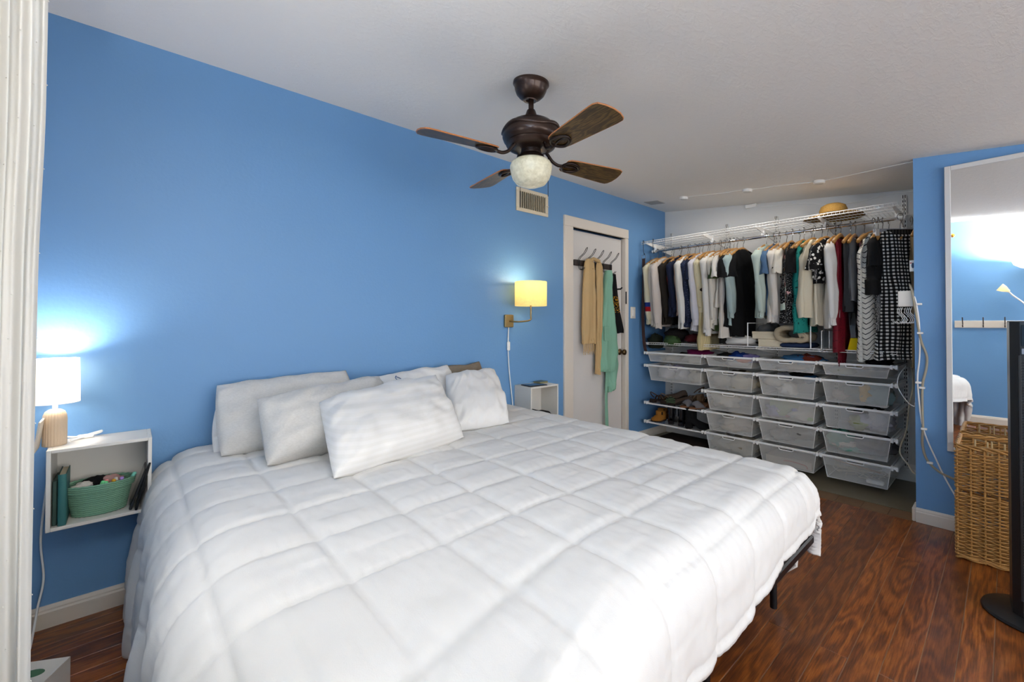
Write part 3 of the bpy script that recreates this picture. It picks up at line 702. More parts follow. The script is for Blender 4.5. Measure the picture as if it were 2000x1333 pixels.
def lump(name, label, cat, c, s, m, seed, parent=None, amp=.35, fr=2.2, seg=20, group=None):
    b = MB(); P = []
    for i in range(seg//2+1):
        th = PI*i/(seg//2); row = []
        for j in range(seg):
            ph = 2*PI*j/seg; d = Vector((math.sin(th)*math.cos(ph), math.sin(th)*math.sin(ph), math.cos(th)))
            k = 1+amp*noise.noise(d*fr+Vector((seed*3.1, seed, 0)))+amp*.5*noise.noise(d*fr*2.7+Vector((seed, 0, seed*2)))
            p = Vector((d.x*s[0], d.y*s[1], d.z*s[2]))*k; p.z = max(p.z, -s[2]*.75); row.append(Vector(c)+p)
        P.append(row)
    b.grid(P, True); o = b.build(name, m, parent, True)
    if parent is None and label: tag(o, label, cat, group)
    return o
lump('black_pouch', 'crumpled black fabric pouch inside the green rope basket', 'pouch', (bx-.01, by+.02, bz+.112), (.045, .03, .026), blk, 3)
lump('tissue', 'crumpled white wrapper inside the green rope basket', 'wrapper', (bx-.052, by-.012, bz+.110), (.034, .024, .02), fabric('paper_white', 'd8d4cc', .6, .6), 5, amp=.5)
lump('pencil_case', 'grey-pink pencil case behind the markers in the basket', 'pencil case', (bx+.032, by+.012, bz+.115), (.04, .017, .022), fabric('dusty_pink', 'b08a86'), 8)
for i, (dx_, dy_, cn, c, ln, ti) in enumerate(((-.002, -.036, 'mint green', '6fd08c', .05, .3), (.014, -.040, 'mint green', '78d898', .045, .15), (.024, -.028, 'salmon pink', 'e08a86', .05, -.1), (.040, -.030, 'yellow', 'd8a52a', .045, .05), (.052, -.022, 'pale grey', 'c8c4c0', .05, -.1), (.062, -.024, 'lilac', 'a888d0', .048, .1), (.082, -.006, 'aqua', '7fd0c0', .062, .45))):
    t = thing('marker_pen', '%s marker pen, %s in the green rope basket' % (cn, ('leftmost', 'second from left', 'third from left', 'in the middle', 'right of the yellow one', 'beside the last one', 'rightmost')[i]), 'marker', (bx+dx_, by+dy_, bz+.10), 'markers in the rope basket')
    M = Matrix.Translation((bx+dx_, by+dy_, bz+.088)) @ Matrix.Rotation(ti, 4, 'Y') @ Matrix.Rotation(.35, 4, 'X'); mm = plain('marker_'+cn.replace(' ', '_'), c, .4)
    b = MB().lathe([(.0055, 0), (.0065, .003), (.0065, ln*.55), (.0055, ln*.56)], n=10).xf(M); b.build('barrel', mm, t, True)
    b = MB().lathe([(.0068, ln*.56), (.0068, ln*.95), (.004, ln)], n=10).xf(M); b.build('cap', mm, t, True)
# books at the left, tablets at the right
bk = thing('book', 'teal clothbound notebook standing at the left end of the cube shelf', 'book', (-.19, 2.45, H-.769))
mtl = plain('teal_book_cloth', '2c6664', .6, bump=.1)
MB().box(-.203, -.2005, 2.385, 2.52, H-.768, H-.575, .001).build('cover', mtl, bk); MB().box(-.183, -.1805, 2.385, 2.52, H-.768, H-.575, .001).build('cover', mtl, bk)
b = MB(); b.grid([[(-.192-.0115*math.cos(a), 2.385-.006*math.sin(a), z) for a in [PI*k/8 for k in range(9)]] for z in (H-.768, H-.575)]); b.build('spine', mtl, bk, True)
MB().box(-.2003, -.1832, 2.389, 2.515, H-.765, H-.579).build('pages', plain('paper', 'c8bfa6', .9), bk)
o = MB().box(-.2185, -.206, 2.395, 2.53, H-.768, H-.60, .002).build('book', plain('dark_green_cover', '28433c', .6)); tag(o, 'thin dark green book against the left side of the cube shelf', 'book')
for i, (xb, ti, ln, c, lb) in enumerate(((.012, .50, .165, '2a2c30', 'dark grey tablet leaning in front at the right of the cube shelf'), (.030, .36, .19, '101114', 'black tablet leaning against the right side of the cube shelf'))):
    t = thing('tablet', lb, 'tablet', (xb, 2.44, H-.768))
    M = Matrix.Translation((xb-.012, 2.45-.02*i, H-.767)) @ Matrix.Rotation(ti*.62, 4, 'Y'); MB().box(-.004, .004, -.06, .06, .0, ln, .0015, M).build('body', plain('tablet_body_%d' % i, c, .35, .3), t)
    MB().box(-.0052, -.0042, -.055, .055, .006, ln-.006, 0, M).build('screen', plain('tablet_glass', '0a0b0d', .08), t)
# right cube shelf content
t = thing('tablet_case', 'dark blue tablet lying on top of the right cube shelf', 'tablet', (2.33, 2.44, H-.487)); M = Matrix.Translation((2.335, 2.455, H-.4865)) @ Matrix.Rotation(-.12, 4, 'Z')
MB().box(-.085, .085, -.06, .06, 0, .007, .002, M).build('body', plain('navy_case', '161b26', .4), t); MB().box(-.075, .075, -.052, .052, .007, .0085, 0, M).build('screen', plain('dark_screen', '1c2430', .1), t)
t = thing('paperback', 'small olive paperback at the back of the right cube shelf top', 'book', (2.47, 2.51, H-.487)); M = Matrix.Translation((2.465, 2.515, H-.4865)) @ Matrix.Rotation(.1, 4, 'Z')
MB().box(-.048, .048, -.034, .034, .001, .014, 0, M).build('pages', plain('olive_pages', '8a8560', .8), t); MB().box(-.05, .05, -.036, .036, .014, .0155, 0, M).build('cover', plain('slate_cover', '4a5a58', .5), t)
b = MB(); ol = [(-.10, 0), (.10, 0), (.115, .025), (.085, .065), (.045, .075), (.0, .072), (-.03, .09), (-.07, .098), (-.10, .085), (-.115, .05)]
o_ = [(p.x, p.y) for p in spline([(x, y, 0) for x, y in ol], 4, True)]
b.prism(o_, -.03, .03, Matrix.Translation((2.385, 2.45, H-.768)) @ Matrix.Rotation(PI/2, 4, 'X')); o = b.build('travel_pillow', fabric('black_fleece', '101012', .95, .4), None); tag(o, 'black curved travel pillow inside the right cube shelf', 'travel pillow')
# gift box on the floor, bottom left
t = thing('tissue_box', 'white tissue box printed with cacti on the floor by the curtain', 'tissue box', (-.215, 2.02, 0))
M = Matrix.Translation((-.222, 2.03, 0)) @ Matrix.Rotation(-.5, 4, 'Z'); MB().box(-.06, .06, -.06, .06, 0.0, .125, .001, M).build('carton', plain('white_card', 'd5cfc6', .6), t)
mcg = plain('cactus_green', '55603a', .7); mcr = plain('cactus_red', '8a2418', .7)
for x, hgt, mm in ((-.03, .07, mcg), (.0, .055, mcg), (.03, .05, mcr), (.045, .075, mcg)):
    b = MB(); b.prism([(x+.009*math.cos(a)*(1), hgt*.5+hgt*.5*math.sin(a)) for a in [2*PI*k/14 for k in range(14)]], .0600, .0606, M @ Matrix.Rotation(PI/2, 4, 'X')); b.build('cactus_print', mm, t)
b = MB(); b.prism([(.03*math.cos(a), .018*math.sin(a)) for a in [2*PI*k/18 for k in range(18)]], .125, .1256, M); b.build('slot', plain('slot_green', '3f6a4a', .6), t)

# ================================================================== CURTAIN
def curtain_mat():
    k = NT('sheer_white_cotton'); b = k.b; b.inputs['Base Color'].default_value = lin('dddbd6'); b.inputs['Roughness'].default_value = .9
    tl = k.n('ShaderNodeBsdfTranslucent'); tl.inputs[0].default_value = lin('f2f0ea'); mx = k.n('ShaderNodeMixShader'); mx.inputs[0].default_value = .3
    k.l(b.outputs[0], mx.inputs[1]); k.l(tl.outputs[0], mx.inputs[2]); k.l(mx.outputs[0], k.t.nodes['Material Output'].inputs[0]); k.bump(k.noise(300, 2, k.mapn(k.co(), (1, 1, 4))), .1, .002); return k.m
m_cur = curtain_mat()
cu = thing('curtain', 'sheer white tufted curtain hanging at the left edge of the room', 'curtain', (-.2, .95, 1.1))
def curx(y, z):
    g = (y-.50)/.62; f = math.sin(g*26+.6*math.sin(z*1.7))*.5+.35*math.sin(g*47+1.3+z*.5)
    return -.215+.030*f+.012*math.sin(z*2.1+y*3)
P = []; U = []; ny, nzz = 220, 60
for i in range(nzz+1):
    z = .03+(2.21-.03)*i/nzz; row = []; ur = []; xe = -(.1075+.010*smst(1.9, 2.2, z)+.003*math.sin(z*2.3)-.004*smst(1.3, 1.6, z)*smst(1.95, 1.75, z))*1.12
    for j in range(ny+1):
        g = j/ny
        if g < .55: q = g/.55; x = -.245+.014*math.sin(q*75+.5*math.sin(z*1.5)); y = .50+.60*q; 
        else:
            q = (g-.55)/.45; x = -.245+(xe+.245)*q; y = 1.10+.016*math.sin(q*31+.7*math.sin(z*1.9+.4))+.006*math.sin(q*67+z*1.3)+.012*smst(.9, 1, q)
            x += .004*math.sin(q*31+1.2+.5*z)*(1-q)
        row.append((x, y, z)); ur.append((g*1.4, z))
    P.append(row); U.append(ur)
b = MB(); b.grid(P, False, U); b.build('panel', m_cur, cu, True)
b = MB()
for i in range(0, nzz, 2):
    for j in range(4+(i % 4), ny+1, 12):
        x, y, z = P[i][j]; b.tube([(x, y-.0005, z), (x+.001, y-.003, z+.0005), (x+.0015, y-.004, z-.0008)], [.0009, .0008, .0004], 4)
o = b.build('tufts', m_cur, cu); o['kind'] = 'stuff'
rd = thing('curtain_rod', 'brass curtain rod with a ball finial above the curtain', 'curtain rod', (-.22, .9, 2.25))
b = MB(); b.tube([(-.22, .45, 2.235), (-.22, 1.6, 2.235)], .010, 12); b.build('rod', m_brassy, rd, True)
mbr = plain('polished_brass', 'b5762e', .25, .9); b = MB(); b.lathe([(0, -.024), (.014, -.02), (.022, -.008), (.024, 0), (.022, .008), (.014, .02), (0, .024)], (-.22, .435, 2.235), 20); b.build('finial', mbr, rd, True)
for y in (.52, 1.55): MB().box(XL, -.212, y-.01, y+.01, 2.22, 2.245, .002).build('bracket', m_brassy, rd)
# coat hooks and lamps seen in the mirror
ck = thing('coat_rail', 'white board with four metal coat hooks reflected in the mirror', 'coat hooks', (XL, .15, H-.06))
MB().box(XL, XL+.018, -.42, .43, H-.10, H-.015, .003).build('board', m_trim, ck)
for y in (.36, .19, .02, -.15, -.32):
    b = MB(); x = XL+.018; z = H-.06; b.tube(spline([(x, y, z-.02), (x+.025, y, z-.03), (x+.04, y, z-.005)], 4), .005, 6); b.tube(spline([(x, y, z), (x+.02, y, z+.02), (x+.045, y, z+.06), (x+.06, y, z+.085)], 4), .005, 6); b.build('hook', m_bronze, ck, True)
fl_ = thing('floor_lamp', 'white floor lamp with a torchiere bowl and a reading arm, seen in the mirror', 'lamp', (-.17, -.17, 0))
b = MB(); b.lathe([(.13, 0), (.13, .012), (.10, .025), (.015, .035)], (-.165, -.17, 0), 28); b.build('base', m_wht, fl_, 'auto')
b = MB(); b.tube([(-.165, -.17, .03), (-.165, -.17, H+.56)], .011, 10); b.build('pole', m_wht, fl_, True)
b = MB(); b.lathe([(.02, 0), (.07, .015), (.12, .05), (.135, .085), (.13, .085), (.115, .054), (.065, .02), (0, .008)], (-.165, -.17, H+.555), 32, False); b.build('bowl', glow_shade('bowl_plastic', 'f4f0e6', 'fff4dc', .7, False, .12), fl_, True)
b = MB(); b.tube(spline([(-.165, -.17, H+.10), (-.165, -.12, H+.18), (-.16, -.04, H+.27), (-.15, .0, H+.33)], 6), .008, 8); b.build('arm', m_wht, fl_, True)
b = MB(); b.lathe([(.012, -.02), (.02, 0), (.035, .03), (.045, .07), (.043, .07), (.03, .03), (0, .005)], n=24, cap=False).xf(Matrix.Translation((-.15, .0, H+.325)) @ Matrix.Rotation(-.95, 4, 'X')); b.build('arm_shade', glow_shade('arm_shade_plastic', 'f4e8cc', 'ffe8b0', .7, False), fl_, True)
point('torchiere_light', (-.165, -.17, H+.590), 215, (1, .96, .90), .03)

# ================================================================== CEILING FAN
FX, FY = 1.406, 1.501; cz = ceilz(FY)
fan = thing('ceiling_fan', 'bronze ceiling fan with four walnut blades and a frosted globe', 'ceiling fan', (FX, FY, cz))
zc = lambda q: H+q
b = MB(); b.lathe([(.085, .004), (.086, -.010), (.080, -.017), (.078, -.022), (.075, -.036), (.066, -.056), (.050, -.072), (.036, -.079), (.033, -.080), (.031, -.085), (.020, -.084), (.012, -.07)], (0, 0, 0), 44)
b.xf(Matrix.Translation((FX, FY, cz)) @ Matrix.Rotation(math.atan(.104), 4, 'X')); b.build('canopy', m_bronze, fan, 'auto')
b = MB(); b.tube([(FX, FY, cz-.07), (FX, FY, zc(.97))], .0125, 16); b.build('downrod', m_bronze, fan, True)
b = MB(); b.lathe([(.017, 1.030), (.020, 1.027), (.032, .992), (.037, .984), (.058, .981), (.070, .977), (.10, .962), (.126, .938), (.135, .918), (.136, .896), (.130, .880), (.118, .870), (.121, .866), (.114, .852), (.095, .842), (.060, .838), (.03, .838)], (FX, FY, H-.018), 56); b.build('motor_housing', m_bronze, fan, 'auto')
b = MB(); P = []
for r, off in ((.127, .0), (.139, -.004), (.142, -.014), (.134, -.02)):
    P.append([(FX+r*math.cos(a), FY+r*math.sin(a), zc(.916)+off+.008*math.sin(4*a+.6)) for a in [2*PI*k/72 for k in range(72)]])
b.grid(P, True); b.build('wavy_band', m_bronze, fan, True)
b = MB(); b.lathe([(.048, .842), (.047, .838), (.047, .808), (.050, .806), (.050, .798), (.062, .788), (.068, .776), (.0, .774)], (FX, FY, H), 36); b.build('light_fitter', m_bronze2, fan, 'auto')
def globe_mat():
    k = NT('frosted_seeded_glass'); b = k.b; nz = k.noise(45, 5, k.co(), .7)
    k.l(k.ramp(nz, [(.35, lin('b9b296')), (.65, lin('d6d0b8'))]), b.inputs['Base Color']); b.inputs['Roughness'].default_value = .3
    k.l(b.inputs['Base Color'].links[0].from_socket, b.inputs['Emission Color']); b.inputs['Emission Strength'].default_value = .18; k.bump(nz, .3, .004); return k.m
b = MB(); b.lathe([(.060, .774), (.080, .768), (.093, .758), (.099, .744), (.100, .733), (.096, .708), (.087, .682), (.070, .660), (.040, .648), (0, .645)], (FX, FY, H), 48); b.build('glass_globe', globe_mat(), fan, True)
def walnut():
    k = NT('walnut_blade'); b = k.b; co = k.co(); w1 = k.noise(3.0, 3, k.mapn(co, (1.2, 8, 1)))
    ring = k.M('MULTIPLY_ADD', k.M('SINE', k.M('MULTIPLY', w1, 55)), .5, .5); f = k.noise(50, 4, k.mapn(co, (.25, 6, 1)))
    g = k.M('ADD', k.M('MULTIPLY', ring, .5), k.M('MULTIPLY', f, .5)); k.l(k.ramp(g, [(.1, lin('241608')), (.5, lin('4c3614')), (.9, lin('70562a'))]), b.inputs['Base Color']); b.inputs['Roughness'].default_value = .4; return k.m
m_wal = walnut(); m_edge = plain('blade_edge', 'a8693a', .5)
BZ = .787; phi = -.171; R0, R1 = .198, .549
out = [(R0, -.040), (R0+.012, -.048), (R0+.04, -.053), (R1-.06, -.070), (R1-.035, -.070), (R1-.016, -.062), (R1-.003, -.035), (R1+.004, .0), (R1+.002, .035), (R1-.008, .060), (R1-.02, .069), (R1-.05, .070), (R0+.04, .053), (R0+.012, .048), (R0, .040)]
for k in range(4):
    a = phi+k*PI/2; M = Matrix.Translation((FX, FY, zc(BZ))) @ Matrix.Rotation(a, 4, 'Z') @ Matrix.Rotation(-math.radians(12), 4, 'X')
    bl = D.objects.new('blade', None)
    b = MB(); b.prism(out, -.003, .003); bo = b.build('blade', m_wal, fan); bo.matrix_parent_inverse = Matrix.Identity(4)
    # own local frame keeps the grain running along each blade
    bo.data.transform(Matrix.Translation(Vector((FX, FY, cz)))); bo.matrix_local = Matrix.Translation(-Vector((FX, FY, cz))) @ M
    n_ = len(out); b = MB(); b.tube([(x*1.0008, y*1.002, 0) for x, y in out], .0034, 6, True); eo = b.build('edge_banding', m_edge, None); eo.parent = bo
    b = MB(); loop = spline([(R0-.012, 0, -.008), (R0+.01, -.034, -.008), (R0+.055, -.030, -.008), (R0+.085, -.006, -.008), (R0+.07, .022, -.008), (R0+.02, .034, -.008)], 6, True)
    b.tube(loop, .0075, 8, True); b.tube(spline([(.085, 0, .052), (.105, 0, .030), (.125, 0, .004), (.155, 0, -.010), (R0-.01, 0, -.008)], 6), .008, 8); b.tube(spline([(R0, 0, -.008), (R0+.04, -.008, -.008), (R0+.08, -.004, -.008)], 4), .005, 8)
    eo = b.build('blade_iron', m_bronze2, None, True); eo.parent = bo
    D.objects.remove(bl)
for (ax, ay, ex_, ey_, z1_) in ((.035, -.031, .062, -.052, .60), (-.01, .045, .015, .094, .565)):
    b = MB(); b.tube(spline([(FX+ax, FY+ay, zc(.80)), (FX+ex_*.96, FY+ey_*.96, zc(.805)), (FX+ex_, FY+ey_, zc(.785)), (FX+ex_, FY+ey_, zc(.7)), (FX+ex_, FY+ey_, zc(z1_))], 4), .0014, 5); b.build('pull_chain', m_bronze2, fan)

# ================================================================== CEILING PUCKS, PATCH
def on_ceiling(x, y): return Vector((x, y, ceilz(y)))
for i, (x, y) in enumerate(((3.90, 2.04), (3.895, 1.465), (3.89, .945))):
    t = thing('puck_light', 'white round puck light on the ceiling above the closet, %s' % ('nearest the blue wall', 'in the middle of three', 'nearest the mirror wall')[i], 'ceiling light', (x, y, ceilz(y)), 'puck lights on the closet ceiling')
    M = Matrix.Translation(on_ceiling(x, y)) @ Matrix.Rotation(math.atan(.104), 4, 'X')
    MB().lathe([(.036, .002), (.038, -.002), (.038, -.02), (.034, -.023), (0, -.023)], n=28).xf(M).build('housing', m_wht, t, 'auto'); MB().lathe([(.030, -.0231), (.028, -.0245), (0, -.0245)], n=24).xf(M).build('lens', plain('milky_lens', 'c9c8c2', .3), t, 'auto')
    area('puck_fill', (x, y, ceilz(y)-.03), (0, 0, 0), .05, .05, 1.8, (1, .95, .88))  # weak fill added under the unlit pucks to lift the closet
pts = [(3.68, .39), (3.72, .50), (3.80, .68), (3.87, .85), (3.885, .905), (3.90, .99), (3.885, 1.2), (3.905, 1.42), (3.885, 1.51), (3.91, 1.7), (3.90, 1.9), (3.90, 2.0)]
b = MB(); b.tube([on_ceiling(p.x, p.y)+Vector((0, 0, -.003)) for p in spline([(x, y, 0) for x, y in pts], 6)], .0028, 6); o = b.build('light_cable', m_wht, None, True); tag(o, 'thin white cable linking the puck lights across the ceiling', 'cable')
t = MB(); M = Matrix.Translation(on_ceiling(3.98, 2.40)) @ Matrix.Rotation(math.atan(.104), 4, 'X'); t.box(-.07, .07, -.08, .08, -.006, .002, .002, M); o = t.build('ceiling_hatch', plain('grey_grille', 'a9a7a2', .6)); tag(o, 'small grey square grille on the ceiling by the blue wall', 'grille')
b = MB(); sp = spline([(XC-.004, 1.62, H+1.135), (XC-.004, 1.45, H+1.10), (XC-.004, 1.2, H+1.075), (XC-.004, 1.0, H+1.02), (XC-.004, .8, H+1.01), (XC-.004, .6, H+1.03), (XC-.004, .45, H+1.02), (XC-.004, .3, H+1.03)], 6); b.tube(sp, .003, 6); o = thing('led_strip_cable', 'white cable and small plug running along the top of the closet wall', 'cable', (XC, 1.3, H+1.1)); b.build('cable', m_wht, o, True)
MB().box(XC-.03, XC-.001, 1.60, 1.70, H+1.12, H+1.155, .003).build('connector', m_wht, o)

# ================================================================== CLOSET SHELVING
UY = [2.493, 1.886, 1.434, .977, .530]
RZ = [H-.306, H-.435, H-.628, H-.818, H-1.012]
TOPZ, MIDZ = H+.845, H-.202
for i, y in enumerate(UY):
    t = thing('wall_upright', 'slotted white upright rail on the closet wall, %s from the blue wall' % ('first', 'second', 'third', 'fourth', 'fifth')[i], 'shelf upright', (XC, y, 1), 'slotted rails of the closet shelving')
    b = MB(); z0, z1 = .10, H+1.0
    b.box(XC-.0025, XC-.001, y-.014, y+.014, z0, z1); b.box(XC-.012, XC-.001, y-.014, y-.0115, z0, z1); b.box(XC-.012, XC-.001, y+.0115, y+.014, z0, z1)
    # face strips between the paired slots
    b.box(XC-.0135, XC-.012, y-.014, y-.0095, z0, z1); b.box(XC-.0135, XC-.012, y+.0095, y+.014, z0, z1); b.box(XC-.0135, XC-.012, y-.003, y+.003, z0, z1)
    nsl = int((z1-z0)/.032)
    for k in range(nsl): z = z0+k*.032; b.box(XC-.0135, XC-.012, y-.0095, y+.0095, z, z+.014)
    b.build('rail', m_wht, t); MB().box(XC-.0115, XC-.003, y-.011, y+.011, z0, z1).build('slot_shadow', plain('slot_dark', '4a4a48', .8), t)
    # brackets
    lv = [TOPZ-.02, MIDZ-.015]+[RZ[0], RZ[1]]+([RZ[2]] if i else [])+[RZ[3], RZ[4]]
    for k, z in enumerate(lv):
        deep = XC-XB-.005; b = MB(); x1 = XC-.013; x0 = XB+.012
        if k < 2: pr = [(x0, z+.012), (x0, z-.006), (x1, z-.075), (x1, z+.012)]
        else: pr = [(x0-.01, z+.005), (x0-.01, z-.012), (x0+.12, z-.035), (x1, z-.05), (x1, z+.005)]
        vs = [(x, y+s, q) for s in (-.004, .004) for x, q in pr]; n = len(pr)
        b.add(vs, [tuple(range(n)), tuple(range(2*n-1, n-1, -1))]+[(q, (q+1) % n, n+(q+1) % n, n+q) for q in range(n)])
        b.box(x0-.012, x1, y-.007, y+.007, z+.004, z+.008) if k >= 2 else None
        if k >= 2:
            for s in (-1, 1):
                b.box(XB-.016, XB+.014, y+s*.013-.008, y+s*.013+.008, z-.018, z+.012, .003)
                b.box(XB+.01, x1-.02, y+s*.010-.005, y+s*.010+.005, z-.004, z+.001)
            b.box(XB-.014, XB+.006, y-.005, y+.005, z-.006, z+.004)
        b.build('bracket', m_wht, t)
# top wire shelf and rod
def wire_shelf(name, label, y0, y1, z, x0, x1, lip=.03, pitch=.0254):
    t = thing(name, label, 'wire shelf', (x0, (y0+y1)/2, z))
    b = MB()
    for x, zz in ((x0, z), (x0, z-lip), (x0+.10, z-.003), (x0+.2, z-.003), (x0+.3, z-.003), (x1, z-.003)):
        b.tube([(x, y0, zz), (x, y1, zz)], .0030, 6)
    b.build('long_wires', m_wht, t)
    b = MB(); n = int((y1-y0)/pitch)
    for i in range(n+1):
        y = y0+(y1-y0)*i/n; b.tube([(x1, y, z), (x0, y, z), (x0-.001, y, z-lip)], .0012, 4)
    o = b.build('cross_wires', m_wht, t); o['kind'] = 'stuff'; return t
wire_shelf('wire_shelf', 'long white wire shelf above the clothes rod', .505, 2.545, TOPZ, XB, XC-.02, .022)
for s, (ya, yb) in enumerate(((1.90, 2.51), (.96, 1.89))): wire_shelf('wire_shelf', ('short white wire shelf under the left clothes, beside the blue wall', 'white wire shelf under the clothes holding the rolled blanket')[s], ya, yb, MIDZ, XB, XC-.02, .016)
wire_shelf('wire_shelf', 'white wire shelf under the gingham clothes at the right end', .515, .95, MIDZ, XB, XC-.02, .016)
t = thing('clothes_rod', 'chrome clothes rod holding all the hangers', 'clothes rod', (ROD[0], 1.5, ROD[1]))
b = MB(); b.tube([(ROD[0], .49, ROD[1]), (ROD[0], 2.523, ROD[1])], .0125, 16); b.build('tube', m_chrome, t, True)
for y in (.505, 2.508): MB().lathe([(.0145, -.02), (.0145, .02)], n=14).xf(Matrix.Translation((ROD[0], y, ROD[1])) @ Matrix.Rotation(PI/2, 4, 'X')).build('end_cap', m_wht, t, 'auto')
for y in UY: MB().box(ROD[0]-.006, ROD[0]+.006, y-.012, y+.012, ROD[1]-.016, TOPZ-.03, .002).build('rod_holder', m_wht, t)

# mesh baskets
def basket(col, z, depth, rowname, colname, handle=True, seedc=0, contents=()):
    ya, yb = UY[col+1]+.022, UY[col]-.022
    lab = '%s mesh basket in the %s, %s' % ('shallow' if depth < .1 else ('medium' if depth < .15 else 'deep'), colname, rowname)
    t = thing('mesh_basket', lab, 'basket', (XB+.2, (ya+yb)/2, z-depth), 'mesh baskets of the closet system')
    x0, x1 = XB, XC-.05; ti = .026 if depth < .1 else .030; bo = depth*.14
    T = [(x0, ya), (x0, yb), (x1, yb), (x1, ya)]; Bm = [(x0+bo, ya+ti*.8), (x0+bo, yb-ti*.8), (x1-bo, yb-ti*.8), (x1-bo, ya+ti*.8)]
    b = MB(); c = (ya+yb)/2; hw = .052; hh = .022
    def lerpf(y, q):  # point on front panel: y at top, q = depth fraction
        f = (y-ya)/(yb-ya); return (x0+bo*q, (Bm[0][1]*q+ya*(1-q))*(1-f)+(Bm[1][1]*q+yb*(1-q))*f, z-depth*q)
    qh = hh/depth
    yy = [ya, c-hw, c+hw, yb]; qq = [0, qh, 1] if handle else [0, 1]
    for i in range(3):
        for j in range(len(qq)-1):
            if handle and i == 1 and j == 0: continue
            P = [lerpf(yy[i], qq[j]), lerpf(yy[i+1], qq[j]), lerpf(yy[i+1], qq[j+1]), lerpf(yy[i], qq[j+1])]
            b.add(P, [(0, 1, 2, 3)], [(p[1], p[2]) for p in P])
    for k in (1, 2, 3):
        a, d = T[k], T[(k+1) % 4]; a2, d2 = Bm[k], Bm[(k+1) % 4]; P = [(a[0], a[1], z), (d[0], d[1], z), (d2[0], d2[1], z-depth), (a2[0], a2[1], z-depth)]
        b.add(P, [(0, 1, 2, 3)], [((p[1] if k == 2 else p[0]), p[2]) for p in P])
    P = [(q[0], q[1], z-depth) for q in Bm]; b.add(P, [(0, 1, 2, 3)], [(p[0], p[1]) for p in P])
    b.build('mesh_body', m_mesh, t)
    b = MB(); b.box(x0-.006, x0+.006, ya-.012, yb+.012, z-.009, z+.008, .003); b.box(x1-.004, x1+.004, ya-.005, yb+.005, z-.005, z+.005)
    for y in (ya, yb): b.box(x0, x1, y-.004, y+.004, z-.003, z+.005)
    b.build('rim', m_wht, t)
    b = MB()
    for p, q in zip(T, Bm): b.tube([(p[0], p[1], z), (q[0], q[1], z-depth)], .0022, 5)
    b.tube([(q[0], q[1], z-depth) for q in Bm], .0022, 5, True); b.build('edge_wires', m_wht, t)
    if handle:
        pts = [(x0-.004, c-hw, z-.004), (x0-.003, c-hw+.002, z-hh+.005), (x0-.003, c-hw+.01, z-hh), (x0-.003, c+hw-.01, z-hh), (x0-.003, c+hw-.002, z-hh+.005), (x0-.004, c+hw, z-.004)]
        pts = [(p_[0]-.004, p_[1], p_[2]) for p_ in pts]; b = MB(); b.tube(pts, .0042, 6); b.build('handle', m_wht, t)
    return t, ya, yb
cols = ['leftmost column', 'second column', 'third column', 'rightmost column']; rown = ['top row', 'second row', 'third row', 'fourth row', 'bottom row']
